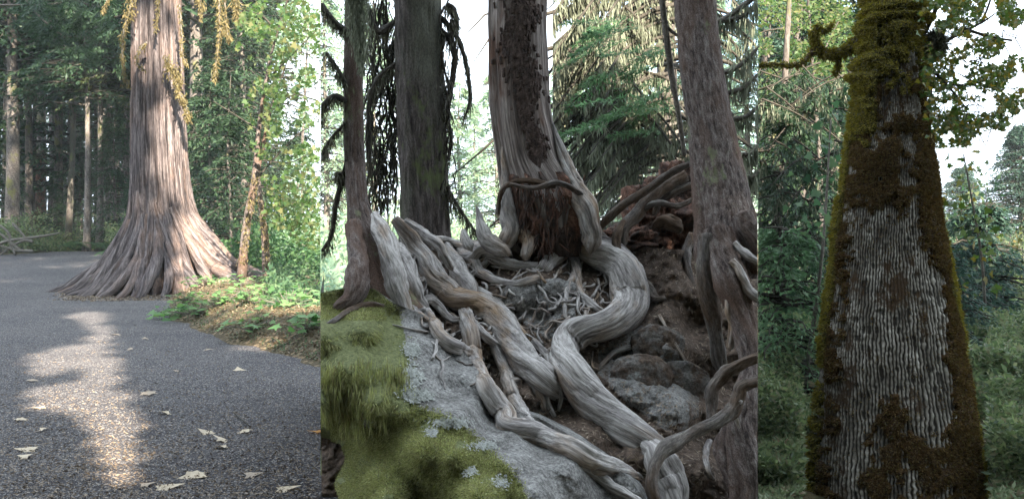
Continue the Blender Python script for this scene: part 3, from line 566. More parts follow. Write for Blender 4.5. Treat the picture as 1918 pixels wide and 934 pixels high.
# 4 right-hand hemlock astride the bank
tR = empty('leaning_hemlock', P(1350, 480, 6.4), 'leaning scaly hemlock on pale mossy roots right of the centre', 'tree')
V, q, rc, _ = profile_trunk([(-40, 1260, 1336), (60, 1268, 1344), (140, 1277, 1354), (220, 1287, 1370), (300, 1294, 1388), (360, 1299, 1402), (420, 1303, 1416), (470, 1306, 1424), (520, 1312, 1430)], 6.4,
                            flute=np.interp(np.arange(160), [0, 100, 160], [.02, .05, .16]), fl_n=7, lump=.06, bark=.04, bsc=(26, 7), seed=9, Yrows=[(-40, 6.9), (520, 6.3)])
g = G(); g.add(V.reshape(-1, 3), q, rc=rc.reshape(-1, 3)); build('trunk', g, M['hemlock'], tR, clamp=(601, 1419))
roots([([(1325, 440, 18), (1325, 500, 18), (1330, 560, 17), (1338, 620, 15), (1348, 680, 12), (1352, 705, 6)], {'yy': [6.15, 6.1, 6.15, 6.2, 6.3, 6.35], 'mat': M['root_dark'], 'seg': 24}),
       ([(1350, 430, 26), (1362, 500, 28), (1375, 560, 24), (1390, 620, 22), (1400, 680, 22), (1398, 740, 24), (1392, 800, 26), (1398, 870, 28), (1405, 950, 30)], {'yy': [6.2, 6.05, 6.0, 5.95, 5.85, 5.7, 5.6, 5.5, 5.4], 'seg': 30, 'mat': M['hemlock']}),
       ([(1385, 400, 22), (1405, 450, 22), (1425, 500, 20)], {'yy': [6.2, 6.15, 6.2], 'mat': M['hemlock']}),
       ([(1365, 560, 10), (1372, 610, 8), (1368, 650, 6)], {'yy': [5.95, 5.95, 6.0]}),
       ([(1370, 490, 9), (1385, 510, 9), (1400, 540, 9), (1422, 560, 8)], {'yy': [5.95, 5.9, 5.9, 5.9]}),
       ([(1375, 455, 6), (1395, 475, 7), (1420, 490, 6)], {'yy': [6.0, 5.95, 5.95]}),
       ([(1360, 800, 14), (1358, 850, 14), (1368, 900, 13), (1385, 950, 12)], {'yy': [5.75, 5.65, 5.55, 5.5], 'mat': M['hemlock']}),
       ([(1330, 825, 5), (1322, 850, 6), (1325, 880, 5), (1335, 895, 3)], {'lift': .8}),
       ([(1228, 945, 9), (1219, 905, 10), (1226, 870, 11), (1250, 838, 12), (1290, 812, 12), (1335, 790, 13), (1368, 768, 14), (1384, 738, 13), (1400, 720, 12), (1424, 712, 10)], {'yy': [5.05, 5.1, 5.15, 5.2, 5.3, 5.35, 5.4, 5.4, 5.4, 5.4], 'mat': M['root_dark'], 'seg': 20}),
       ([(1332, 792, 9), (1333, 760, 9), (1338, 725, 10), (1358, 700, 11), (1385, 682, 10), (1424, 668, 9)], {'yy': [5.45, 5.5, 5.5, 5.5, 5.45, 5.4], 'mat': M['root_dark']}),
       ([(1384, 748, 7), (1378, 775, 5), (1384, 800, 3)], {'yy': [5.35, 5.4, 5.45]}),
       ], M['wood'], tR)
g = G(); gm = G()
for pts in ([(1238, -20, 5), (1247, 60, 6), (1258, 140, 6), (1272, 220, 5), (1282, 290, 4)], [(1240, 40, 3), (1262, 62, 3), (1287, 76, 2)]):
    pa, R = prow(pts, 0, yy=[7.0]*len(pts)); tube(g, pa, R, 8, lump=.3, seed=2)
tag(build('thin_stem', g, M['twig']), 'thin pale bare stem rising just left of the leaning hemlock', 'stem')
g = G()
pa, R = prow([(1098, 448, 7), (1130, 418, 8), (1165, 385, 8), (1220, 350, 8), (1262, 320, 7), (1300, 304, 5)], 0, yy=[7.0, 6.95, 6.9, 6.85, 6.8, 6.8]); tube(g, pa, R, 12, ridges=.1, lump=.2, seed=3)
tag(build('fallen_branch', g, M['root_dark']), 'long bare grey branch leaning up over the rotten stump', 'branch')
# 5 rotten root mass between cedar and hemlock
def blob(g, c, r, seed=0, amp=.25, sc=2.0, nu=60, nv=40, spike=0):
    th, ph = np.meshgrid(np.linspace(0, 2*np.pi, nu, endpoint=False), np.linspace(.001, np.pi-.001, nv)); d = np.stack([np.cos(th)*np.sin(ph), np.sin(th)*np.sin(ph), np.cos(ph)], -1)
    m = 1+amp*fbm(d*sc+seed*5.1, seed, 5)*2; V = np.array(c)+d*np.array(r)*m[..., None]
    i = np.arange(nv-1)[:, None]*nu; j = np.arange(nu)[None]; k = (j+1) % nu
    g.add(V.reshape(-1, 3), np.stack([i+j, i+nu+j, i+nu+k, i+k], -1).reshape(-1, 4), rc=(V*1.0).reshape(-1, 3)); return V
st = empty('rotten_stump', P(1230, 480, 7.6), 'dark reddish rotten stump tangled with roots, left of the hemlock', 'stump')
g = G(); blob(g, P(1240, 425, 7.75), (.34, .4, .33), 3, .35, 2.4, 110, 80); blob(g, P(1180, 455, 7.5), (.20, .25, .13), 5, .35, 3, 70, 50); blob(g, P(1275, 370, 7.9), (.24, .3, .26), 6, .35, 3, 70, 50); build('rotten_wood', g, M['rotten'], st)
roots([([(1285, 330, 9), (1245, 350, 12), (1215, 375, 13), (1190, 405, 13), (1165, 430, 14), (1160, 465, 10)], {'yy': [7.3, 7.25, 7.2, 7.15, 7.1, 7.1]}),
       ([(1300, 345, 6), (1270, 355, 7), (1240, 375, 6), (1225, 400, 4)], {'yy': [7.3, 7.25, 7.25, 7.3]}),
       ([(1225, 425, 6), (1245, 412, 11), (1262, 418, 12), (1272, 432, 6)], {'yy': [7.2, 7.1, 7.1, 7.15], 'rg': .5}),
       ([(1170, 415, 7), (1155, 445, 8), (1160, 475, 8), (1175, 485, 5)], {'yy': [7.1, 7.0, 6.95, 6.95]}),
       ([(1300, 440, 8), (1285, 470, 8), (1290, 505, 7), (1300, 540, 5)], {'yy': [7.2, 7.1, 7.0, 6.9]}),
       ([(1195, 520, 8), (1215, 540, 9), (1228, 560, 7), (1245, 558, 4)], {'lift': .8}),
       ([(1190, 400, 4), (1230, 380, 5), (1270, 385, 5), (1300, 372, 4)], {'yy': [7.15, 7.1, 7.15, 7.2]})], M['root_dark'], st)
# broken upright shards at the crest
for pts, lab in (([(893, 388, 2), (902, 425, 11), (915, 452, 16), (945, 470, 15)], 'jagged split shard of grey wood standing at the crest'), ([(962, 408, 5), (975, 430, 9), (990, 455, 12), (985, 480, 10)], 'pale forked snag of wood below the reddish cedar'), ([(868, 430, 4), (872, 445, 8), (880, 462, 10)], 'short dark splinter beside the jagged shard')):
    pa, R = prow(pts, 0, yy=[7.0, 6.95, 6.9, 6.85][:len(pts)]); g = G(); tube(g, pa, R, 20, ridges=.35, lump=.3, seed=int(pts[0][0])); tag(build('wood_shard', g, M['wood']), lab, 'wood shard', 'broken wood at the crest of the rooty slope')
# stones on the slope
for i, (x, y, r, lab) in enumerate(((975, 560, 34, 'pale lichen crusted stone wedged between the roots'), (1045, 550, 30, 'grey cracked stone beside the snaking root bend'), (1232, 650, 40, 'grey green lichened rock under the bend of the snaking root'), (1200, 710, 46, 'brown scoured rock right of the snaking root'), (1275, 720, 44, 'pinkish bare rock near the dangling hemlock root'))):
    Y = float(ysurf(np.array([x]), np.array([y]))[0]); g = G(); blob(g, P(x, y, Y+.05), (r/F*Y*1.3, .085, r/F*Y), i+2, .13, 1.8, 90, 60)
    o = build('rock', g, M['slope']); tag(o, lab, 'rock', 'rocks bedded in the rooty slope')
    for k_, v_ in (('dirt', .3 if i < 2 else .5), ('moss', .3 if i > 1 else .1)):
        at = o.data.attributes.new(k_, 'FLOAT', 'POINT'); at.data.foreach_set('value', np.full(len(o.data.vertices), v_, np.float32))
# crumbs of bark and twigs on the earth
g = G(); m_ = 5200; px = rng.uniform(880, 1415, m_); py = rng.uniform(470, 945, m_); k = (py > bedge(px)*0+470) & ~((px < 1215) & (py > bedge(px))); px, py = px[k], py[k]
a, n = pnorm(ysurf, px, py); D = unit(rng.normal(size=a.shape)-n*.6); D = unit(D-n*(D*n).sum(1)[:, None]*.8); rhomb(g, a+n*.006, D, unit(np.cross(D, n)), rng.uniform(.01, .05, len(px)), rng.uniform(.003, .012, len(px)))
tag(build('bark_litter', g, M['litter'], clip=(601, 1419)), 'crumbled bark and twig litter on the brown earth', 'litter', kind='stuff')

# ------------------------------------------------------------------ conifers
def conifer(h, br, nb, droop, sp, z0=.12, sub=7, sps=6, lift=.15, lw=.34, power=.8, taper=1.0):
    """returns needle sprays and limbs of a crown, local to the trunk foot"""
    gn = G(); gb = G(); C1 = []; D1 = []; L1 = []
    for i in range(nb):
        u = rng.uniform(0, 1)**.85; z = h*(z0+(1-z0)*u); L = br*(1-u)**power*rng.uniform(.65, 1.1)+.25; a = rng.uniform(0, 6.28)
        d = np.array([math.cos(a), math.sin(a), 0]); s = np.array([-d[1], d[0], 0]); t = np.linspace(0, 1, 7)
        path = np.array([0, 0, z])+d*(L*t)[:, None]+np.array([0, 0, 1.])*(L*(lift*t-droop*t*t))[:, None]+rng.normal(0, .02*L, (7, 3))
        tube(gb, path, np.linspace(.018*L+.008, .006, 7), 4)
        tt = np.repeat(np.linspace(.12, 1, sub), 2); sg = np.tile([1, -1], sub); tt = tt+rng.normal(0, .04, len(tt)); tt = np.clip(tt, .08, 1)
        b0 = np.stack([np.interp(tt, t, path[:, k]) for k in range(3)], -1); l2 = L*.42*(1.08-tt)*rng.uniform(.6, 1.2, len(tt))+sp*.5
        dd = unit(d*.75+s*sg[:, None]*rng.uniform(.5, 1, len(tt))[:, None]+np.array([0, 0, -1.])*(droop*.8*rng.uniform(.3, 1.2, len(tt)))[:, None])
        w_ = np.linspace(.0, 1, sps); pts = b0[:, None]+dd[:, None]*(l2[:, None]*w_)[..., None]; pts = pts.reshape(-1, 3); pts[:, 2] -= (np.tile(w_, len(tt))**2)*.1
        sd = np.repeat(dd, sps, 0); C1.append(pts); D1.append(unit(sd+rng.normal(0, .45, sd.shape)+np.array([0, 0, -.25]))); L1.append(np.full(len(pts), sp)*rng.uniform(.6, 1.3, len(pts)))
    Cn = np.concatenate(C1); D = np.concatenate(D1); L = np.concatenate(L1)
    S = unit(np.cross(D, np.array([0, 0, 1.])+rng.normal(0, .5, D.shape))); rhomb(gn, Cn, D, S, L, L*lw, .05)
    return gn, gb
def tree_trunk(h, r, lean=(0, 0), seg=10, fl=1.5):
    g = G(); t = np.linspace(0, 1, 26); pa = np.stack([lean[0]*t+.06*np.sin(t*7), lean[1]*t, h*t-.1], -1); tube(g, pa, r*(1-.85*t)+r*.5*np.exp(-t*h*fl), seg, lump=.1, seed=int(r*100)); return g
CR = {}
def share(kind):
    if kind not in CR:
        spec = dict(a=(22, 4.2, 190, .35, .30, .34), b=(18, 3.6, 170, .5, .28, .10), c=(30, 5, 220, .3, .40, .30), d=(9, 2.3, 110, .4, .22, .03), e=(26, 4.6, 230, .2, .36, .12), p=(4.4, 2.3, 300, .15, .13, .02), q=(5.6, 2.4, 420, .2, .14, .02), y=(1.8, .8, 100, .3, .075, .02))[kind]
        gn, gb = conifer(*spec[:5], z0=spec[5], sub=7, sps=5); CR[kind] = (gn, gb, spec[0])
    return CR[kind]
OBS = {}
def conif(px, Y, kind, mat, label, group, s=1.0, clip=None, r=None, rot=None, dead=False, z=0.0):
    gn, gb, h = share(kind); base = P(px, 0, Y); loc = (float(base[0]), float(Y), z+float(terr(Y)))
    o = empty('conifer', loc, label, 'tree', group); a = rng.uniform(0, 6.28) if rot is None else rot
    def inst(nm, key, gg, mt):
        if clip is None:
            if (key, mt.name) not in OBS:
                q = build(nm, gg, mt); OBS[(key, mt.name)] = q.data
            else:
                q = bpy.data.objects.new(nm, OBS[(key, mt.name)]); bpy.context.scene.collection.objects.link(q)
            q.parent = o; q.scale = (s, s, s); q.rotation_euler = (0, 0, a); return
        V = gg.arrays(); ca, sa = math.cos(a), math.sin(a); V = np.stack([V[:, 0]*ca-V[:, 1]*sa, V[:, 0]*sa+V[:, 1]*ca, V[:, 2]], -1)*s+np.array(loc)
        g2 = G(); g2.v = [V]; g2.f = gg.f; g2.n = gg.n; g2.acc = gg.acc; build(nm, g2, mt, o, clip=clip)
    if not dead: inst('crown', kind+'n', gn, mat)
    inst('branch', kind+'b', gb, M['darktwig'])
    r = r or .012*h*s; g = tree_trunk(h*s, r); V = [v+np.array(loc) for v in g.v]; g.v = V; build('trunk', g, M['bgtrunk'], o, clip=None)
    return o
LC, MC, RC = (-2000, 600), (600, 1420), (1420, 4000)
# left forest
GL = 'conifers of the shaded forest behind the great cedar'
NAMED = {22: 'pale barked conifer at the far left with a sunlit flank', 52: 'slim conifer just right of the sunlit far left trunk', 108: 'dark straight conifer trunk near the red stump', 162: 'slender mossy conifer left of the cedar', 186: 'crooked mossy conifer nearest the cedar on its left', 130: 'conifer between the dark straight trunk and the slender mossy one'}
for px, Y, k, s, r in ((22, 48, 'c', .9, .34), (52, 52, 'a', 1.0, .22), (108, 54, 'c', 1.0, .26), (162, 47, 'a', .9, .15), (186, 48, 'a', .95, .16), (130, 55, 'e', .9, .2)):
    conif(px, Y, k, M['needles'], NAMED[px], GL, s, LC, r)
spots = [(-60, 52), (-20, 55), (75, 62), (240, 60), (280, 48), (330, 55), (365, 44), (400, 50), (430, 58), (455, 42), (490, 60), (-40, 80), (40, 85), (150, 80), (200, 75), (260, 85), (310, 78), (370, 70), (420, 80), (470, 75), (120, 95), (180, 100), (235, 95), (290, 100), (350, 95), (410, 100)]
for i, (px, Y) in enumerate(spots):
    conif(px, Y, 'abce'[i % 4], M[('needles', 'needles_olive', 'needles_blue')[i % 3]], 'dark green conifer in the shaded forest behind the great cedar', GL, rng.uniform(.8, 1.1), LC)
for i in range(34):
    px = rng.uniform(-20, 240); Y = rng.uniform(50, 90); o = empty('bare_trunk', (float(P(px, 0, Y)[0]), Y, .85), 'bare straight trunk deep in the left forest', 'tree', 'bare trunks deep in the left forest')
    g = tree_trunk(24, rng.uniform(.10, .24), (rng.normal(0, .6), 0)); g.v = [v_+np.array(o.location) for v_ in g.v]; build('trunk', g, M['bgtrunk'] if i % 3 else M['fir'], o, clip=LC)
for i, (px, Y) in enumerate(((215, 48), (395, 36), (430, 33), (560, 40), (-15, 49), (370, 40), (150, 54), (100, 52), (460, 46), (520, 48), (250, 42))):
    conif(px, Y, 'd', M['needles'], 'young dark conifer with boughs to the ground beyond the path', 'young conifers of the left understorey', rng.uniform(.35, .9), LC)
# centre: mossy conifer behind, pale wood far off
for i, (px, Y) in enumerate(((610, 45), (640, 60), (700, 50), (860, 55), (890, 70), (930, 50), (1000, 60), (1060, 45), (1100, 55), (1160, 40), (1210, 50), (1290, 42), (1400, 38), (1380, 60), (1340, 50), (780, 75))):
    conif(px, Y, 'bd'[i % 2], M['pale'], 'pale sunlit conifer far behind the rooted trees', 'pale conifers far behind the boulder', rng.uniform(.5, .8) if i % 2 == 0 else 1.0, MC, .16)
o = conif(1185, 14, 'b', M['needles_fresh'], 'thin straight conifer between the peeled cedar and the hemlock', None, .8, MC, .09, dead=True); 
o = conif(1245, 17, 'b', M['needles_fresh'], 'broad dark trunked conifer behind the thin straight one', None, .7, MC, .24, dead=True)
# mossy sweeping boughs
tm = empty('mossy_conifer', P(1130, 480, 12), 'conifer of drooping grey boughs shaggy with hanging moss', 'tree')
g = G(); tube(g, np.stack([P(1180, 700, 12.4), P(1185, 200, 12.4), P(1188, -200, 12.4)]), [.08, .075, .05], 10); build('trunk', g, M['bgtrunk'], tm)
gb = G(); gm = G()
for i in range(125):
    x0 = rng.uniform(1085, 1290); y0 = rng.uniform(-90, 330); Ln = rng.uniform(90, 200); Y0 = 12.4; sg = -1 if rng.uniform() < .85 else 1
    pts = [P(x0, y0, Y0), P(x0+sg*Ln*.35, y0+Ln*.10, Y0-.3), P(x0+sg*Ln*.7, y0+Ln*.36, Y0-.6), P(x0+sg*Ln, y0+Ln*.75, Y0-.8+rng.normal(0, .3))]
    pa = catmull(pts, 18); tube(gb, pa, np.linspace(.028, .010, 18)*rng.uniform(.7, 1.3), 6, lump=.5, seed=i)
    m_ = 170; ii = rng.uniform(1, 17, m_); pp = np.stack([np.interp(ii, np.arange(18), pa[:, k_]) for k_ in range(3)], -1)+rng.normal(0, .02, (m_, 3)); D = unit(np.array([0, 0, -1.])+rng.normal(0, .22, pp.shape))
    rhomb(gm, pp, D, side(D), rng.uniform(.05, .22, m_), rng.uniform(.010, .026, m_))
build('branch', gb, M['darktwig'], tm, clip=(1035, 1419)); build('hanging_moss', gm, M['hangmoss'], tm, clip=(1035, 1419))
gb = G(); gm = G()
for x0, y0, x1, y1 in ((1420, 90, 1350, 140), (1420, 140, 1362, 175), (1425, 10, 1345, 40), (1425, 195, 1370, 225), (1425, 270, 1385, 290), (1425, 320, 1390, 330), (1300, 60, 1420, -10)):
    pa = catmull([P(x1, y1, 9), P((x0+x1)/2, (y0+y1)/2+8, 9), P(x0, y0, 9)], 14); tube(gb, pa, np.linspace(.03, .015, 14), 6, lump=.4); m_ = 120; pp = pa[rng.integers(0, 14, m_)]+rng.normal(0, .03, (m_, 3)); D = unit(np.array([0, 0, -1.])+rng.normal(0, .22, pp.shape)); rhomb(gm, pp, D, side(D), rng.uniform(.06, .2, m_), rng.uniform(.012, .03, m_))
bt = empty('mossy_boughs', P(1400, 480, 9), 'bare mossy boughs reaching in behind the leaning hemlock', 'branches'); build('branch', gb, M['twig'], bt, clip=MC); build('hanging_moss', gm, M['hangmoss'], bt, clip=MC)
cover_pale = True
# fresh green sprays hanging in front of the mossy boughs
def spray_bough(g, p0, p1, L2, n=26, sp=.09, dro=.5):
    t = np.repeat(np.linspace(.05, 1, n), 2); sg = np.tile([1, -1], n); b0 = np.array(p0)+(np.array(p1)-p0)*t[:, None]; b0[:, 2] -= dro*.25*t*t*np.linalg.norm(np.array(p1)-p0); d = unit(np.array(p1)-p0); s = unit(np.cross(d, [0, 0, 1.]))
    l2 = L2*(1.1-t)*rng.uniform(.6, 1.2, len(t)); dd = unit(d*.8+s*sg[:, None]*.7+np.array([0, 0, -.35*dro])+rng.normal(0, .12, (len(t), 3))); w_ = np.linspace(0, 1, 7)
    pts = (b0[:, None]+dd[:, None]*(l2[:, None]*w_)[..., None]).reshape(-1, 3); D = unit(np.repeat(dd, 7, 0)+rng.normal(0, .4, pts.shape)); rhomb(g, pts, D, unit(np.cross(D, [0, 0, 1.])+rng.normal(0, .2, D.shape)), rng.uniform(.6, 1.3, len(pts))*sp, rng.uniform(.2, .32, len(pts))*sp)
g = G()
for i in range(22):
    x = rng.uniform(1110, 1290); y = rng.uniform(40, 260)-(x-1100)*.1; p0 = P(x, y, 11+rng.normal(0, .4)); spray_bough(g, p0, p0+np.array([-rng.uniform(.3, .9), -.4*rng.normal(), -rng.uniform(.0, .25)]), .28, 16, .075)
build('green_spray', g, M['needles_fresh'], tm, clip=(1035, 1419))

# ------------------------------------------------------------------ LEFT: the great cedar
Yt = 29.0
tG = empty('great_cedar', P(305, 545, Yt), 'giant cedar with a fluted flaring base beside the gravel path', 'tree')
nz, seg = 300, 420
pyv = np.concatenate([np.linspace(-30, 330, 120), np.linspace(332, 549, 180)]); zz = CH+(HY-pyv)/F*Yt
KP = [-30, 0, 200, 300, 350, 400, 430, 467, 500, 520, 535, 549]
xl = np.interp(pyv, KP, [251, 251, 249, 249, 248, 243, 231, 205, 178, 154, 138, 124])
xr = np.interp(pyv, KP, [334, 335, 343, 350, 356, 369, 390, 427, 460, 490, 508, 518])
core = np.interp(pyv, [-30, 300, 350, 400, 450, 480, 500, 520, 549], [.99, .98, .96, .90, .80, .70, .62, .54, .46])
th = np.linspace(0, 2*np.pi, seg, endpoint=False); TH, ZZ = np.meshgrid(th, zz)
lobes = [(.0, .20), (.42, .17), (2.7, .19), (3.12, .20), (3.62, .16), (4.02, .15), (4.32, .13), (4.62, .13), (4.83, .13), (5.12, .17), (5.5, .17), (5.88, .16), (1.0, .25), (1.6, .25), (2.2, .25)]
lb = np.zeros_like(TH)
for i, (a, wd) in enumerate(lobes):
    wob = a+.10*np.sin(ZZ*1.3+i*2)*np.clip(3-ZZ, 0, 1)*.5; d = (TH-wob+np.pi) % (2*np.pi)-np.pi; lb = np.maximum(lb, np.exp(-(d/wd)**2*1.9)*(.82+.18*math.sin(i*2.3)))
hw = (xr-xl)/2/F*Yt; cx = P((xl+xr)/2, pyv, Yt)[:, 0]
rr = hw[:, None]*(core[:, None]+(1-core[:, None])*lb)
q = np.stack([np.cos(TH)*9, np.sin(TH)*9, ZZ*.35], -1); q[..., 0] += .6*noise(np.stack([np.cos(TH)*3, np.sin(TH)*3, ZZ*.8], -1), 2)
bk = 1-np.abs(noise(q, 12))*2; bk2 = 1-np.abs(noise(q*2.3, 14))*2; rr = rr*(1+.035*fbm(q*.3, 3))+.035*bk+.02*bk2
V = np.stack([cx[:, None]+np.cos(TH)*rr, Yt+np.sin(TH)*rr*.9, ZZ+0*TH], -1); V[-1, :, 2] -= .1
rc = np.stack([np.cos(TH)*.9, np.sin(TH)*.9, ZZ], -1)
i = np.arange(nz-1)[:, None]*seg; j = np.arange(seg)[None]; k = (j+1) % seg
g = G(); g.add(V.reshape(-1, 3), np.stack([i+j, i+seg+j, i+seg+k, i+k], -1).reshape(-1, 4), rc=rc.reshape(-1, 3)); build('trunk', g, M['cedar'], tG)
t = np.linspace(0, 1, 14)[:, None]; top = V[0].mean(0); g = G(); tube(g, top+t*np.array([0, 0, 22.]), .62*(1-.8*t[:, 0]), 24, ridges=.05); build('trunk_top', g, M['cedar'], tG)
def groot(pts, r0, r1):
    A = catmull(np.array([(*P(a, HY+F*CH/y, y)[:2], z) for a, y, z in pts]), 24); g = G(); tube(g, A, np.linspace(r0, r1, 24), 16, ridges=.15, lump=.2, seed=int(pts[0][0])); build('root', g, M['cedar'], tG)
for i, a_ in enumerate((2.95, 3.2, 3.42, 3.62, 3.85, 4.08, 4.25, 4.42, 4.56, 4.68, 4.80, 4.93, 5.08, 5.25, 5.42, 5.6, 5.8, 6.02, 6.22)):
    z_ = np.concatenate([np.linspace(rng.uniform(1.7, 2.9), .3, 12), [.12, .02, -.06]]); py_ = HY-(z_-CH)/Yt*F
    h_ = np.interp(py_, pyv, hw); c_x = np.interp(py_, pyv, cx); ext = rng.uniform(.9, 1.1); k0 = .93+.0*z_; k0 = np.interp(z_, [0, .3, 1, 2, 3], [.99*ext, .93*ext, .86, .88, .93]); k0[-1] += .09; k0[-2] += .04
    wob = a_+.05*np.sin(z_*2.2+i*1.7); A = np.stack([c_x+np.cos(wob)*h_*k0, Yt+np.sin(wob)*h_*k0*.88, z_], -1); rr_ = np.interp(z_, [-.1, .05, .4, 1.2, 2.2, 3.6], [.05, .10, .17, .17, .14, .03])*rng.uniform(.75, 1.15)
    g = G(); tube(g, catmull(A, 40), np.interp(np.linspace(0, 14, 40), np.arange(15), rr_), 18, ridges=.12, lump=.25, seed=i); build('root', g, M['cedar'], tG)
groot([(440, 28.4, .75), (475, 28.3, .55), (505, 28.0, .42), (532, 27.6, .28), (545, 27.4, .1)], .2, .05); groot([(405, 27.5, .7), (430, 27.0, .5), (450, 26.5, .4), (465, 26.2, .25)], .18, .07)
groot([(190, 29, .3), (158, 28.8, .12), (136, 29, .03), (115, 29.6, -.08)], .16, .05); groot([(200, 27.6, .3), (165, 27.2, .1), (140, 27.0, .02), (118, 27.2, -.08)], .16, .05)
# moss laden branches hanging at the top
def moss_limb(parent, pts, Y, rpx, nmoss, mat, fat=10, clip=None, seedk=0, wood='twig', ml=(.08, .3)):
    A = catmull(np.array([P(a, b, Y) for a, b in pts]), 26); A = A+rng.normal(0, .01, A.shape); g = G(); R = np.linspace(rpx, rpx*.5, 26)/F*Y; tube(g, A, R, 8, lump=.4, seed=seedk); b = build('branch', g, M[wood], parent, clip=clip)
    gm = G(); ii = rng.uniform(0, 25, nmoss); lump = np.clip(.6+1.6*noise(np.stack([ii*.35, ii*0, ii*0+seedk*3.3], -1), 6), .12, 2)
    pp = np.stack([np.interp(ii, np.arange(26), A[:, k_]) for k_ in range(3)], -1)+rng.normal(0, 1, (nmoss, 3))*(fat*lump*.32/F*Y)[:, None]
    D = unit(np.array([0, 0, -1.])+rng.normal(0, .45, pp.shape)); rhomb(gm, pp, D, side(D), rng.uniform(*ml, nmoss), rng.uniform(.02, .045, nmoss)*Y/29+.003); build('hanging_moss', gm, mat, b if False else parent, clip=clip)
for k_, (pts, r, fat, n) in enumerate((([(250, -20), (243, 20), (233, 55), (229, 100), (232, 130), (238, 158)], 2, 9, 900), ([(212, -20), (200, 5), (192, 25)], 2, 7, 260), ([(296, -10), (295, 25), (291, 60)], 1.5, 4, 220),
        ([(274, 80), (259, 98), (257, 116), (272, 132)], 2, 4, 160), ([(311, 108), (322, 130), (333, 148), (331, 172)], 2.5, 12, 1000), ([(336, 175), (345, 192), (350, 210), (352, 226)], 2.5, 10, 700),
        ([(336, 10), (340, 60), (343, 105), (352, 122)], 1.5, 5, 260), ([(352, -30), (372, 0), (378, 38)], 1.5, 8, 360))):
    moss_limb(tG, pts, 27.9, r, n, M['goldmoss'], fat, seedk=k_, ml=(.05, .16))
dm = empty('moss_draped_branch', P(412, -40, 26), 'moss draped branch dangling from above, right of the great cedar', 'branch')
moss_limb(dm, [(404, -60), (410, 10), (412, 60), (406, 110), (403, 150)], 26, 2.5, 800, M['goldmoss'], 7, seedk=31, ml=(.05, .18)); moss_limb(dm, [(415, -50), (422, 20), (425, 60), (432, 75)], 26, 2, 500, M['goldmoss'], 6, seedk=32, ml=(.05, .16)); moss_limb(dm, [(425, -60), (440, 0), (448, 40)], 26, 2, 400, M['goldmoss'], 7, seedk=33)
# leaves and boughs beyond at the top left
lb_ = empty('leafy_bough', P(180, -20, 27), 'low green hanging bough at the top left above the path', 'branch')
g = G()
for i in range(46): p0 = P(rng.uniform(60, 235), rng.uniform(-40, 95), 30+rng.normal(0, 1)); spray_bough(g, p0, p0+np.array([rng.uniform(-.9, .9), -.5, -rng.uniform(.2, .7)]), .6, 12, .17, .9)
build('foliage', g, M['needles'], lb_, clip=LC)
g = G()
for a_, b_ in (((-20, 10), (235, -20)), ((20, -40), (120, 70)), ((235, 20), (80, -30))): tube(g, catmull([P(*a_, 30), P((a_[0]+b_[0])/2, (a_[1]+b_[1])/2+12, 30), P(*b_, 30)], 10), .03, 6)
build('limb', g, M['twig'], lb_, clip=LC)
# vine maples on the right
def leaf_cloud(g, fn, n, size, kind='maple', cen=None):
    C0 = fn(n); D = rdir(len(C0), .5, -.35); S = side(D)
    (maple(g, C0, D, S, rng.uniform(.6, 1.2, len(C0))*size) if kind == 'maple' else rhomb(g, C0, D, S, rng.uniform(.6, 1.2, len(C0))*size, rng.uniform(.35, .6, len(C0))*size))
def blobs_fn(bl, Y, dY):
    def f(n):
        bl_ = np.array(bl, float); wgt = bl_[:, 2]*bl_[:, 3]; k_ = rng.choice(len(bl_), n, p=wgt/wgt.sum()); a = rng.uniform(0, 6.28, n); r = np.sqrt(rng.uniform(0, 1, n))
        px = bl_[k_, 0]+np.cos(a)*r*bl_[k_, 2]; py = bl_[k_, 1]+np.sin(a)*r*bl_[k_, 3]; m = n2(px, py, 55, .035) > -.12; return P(px[m], py[m], Y+rng.normal(0, dY, m.sum()))
    return f
def limb(g, pts, Y, r, seed=0, seg=10, yy=None, lump=.25):
    A = catmull(np.array([P(a, b, Y if yy is None else yy[i]) for i, (a, b) in enumerate(pts)]), 24); R = np.interp(np.linspace(0, 1, 24), np.linspace(0, 1, len(r)), r)/F*Y; tube(g, A, R, seg, lump=lump, ridges=.08, seed=seed); return A
vm = empty('vine_maple', P(460, 490, 24), 'leaning vine maple with mossy stems and yellow green leaves', 'tree')
g = G(); limb(g, [(452, 520), (462, 420), (478, 330), (485, 240), (500, 140), (520, 60), (545, -20)], 24, [9, 8, 7, 4, 3, 2, 1.5], 1); limb(g, [(480, 330), (500, 240), (515, 180), (540, 110)], 24, [5, 3, 2, 1], 2); build('trunk', g, M['hemlock'], vm)
g = G()
for pts in ([(485, 330), (520, 290), (560, 250), (590, 235)], [(490, 300), (540, 305), (575, 290)], [(500, 150), (550, 100), (590, 60)], [(495, 220), (545, 180), (590, 170)], [(482, 350), (470, 370), (440, 400)], [(520, 60), (490, 30), (460, 20)], [(486, 245), (440, 215), (400, 190)]): limb(g, pts, 24, [2, 1.4, .8], 4, 6)
build('branch', g, M['darktwig'], vm, clip=LC)
g = G(); leaf_cloud(g, blobs_fn([(560, 60, 70, 60), (540, 150, 60, 60), (580, 220, 45, 60), (550, 330, 60, 60), (500, 30, 50, 30), (580, 420, 40, 50), (500, 200, 40, 60), (520, 270, 50, 30), (470, 70, 30, 50), (530, 400, 40, 30)], 24, 1.2), 4300, .13); build('foliage', g, M['maple'], vm, clip=LC)
v2 = empty('mossy_tree', P(495, 500, 25), 'short dark mossy stem right of the vine maple base', 'tree')
g = G(); limb(g, [(500, 520), (496, 440), (488, 380), (484, 330)], 25, [8, 7, 5, 3], 3); build('trunk', g, M['hemlock'], v2)
gm = G()
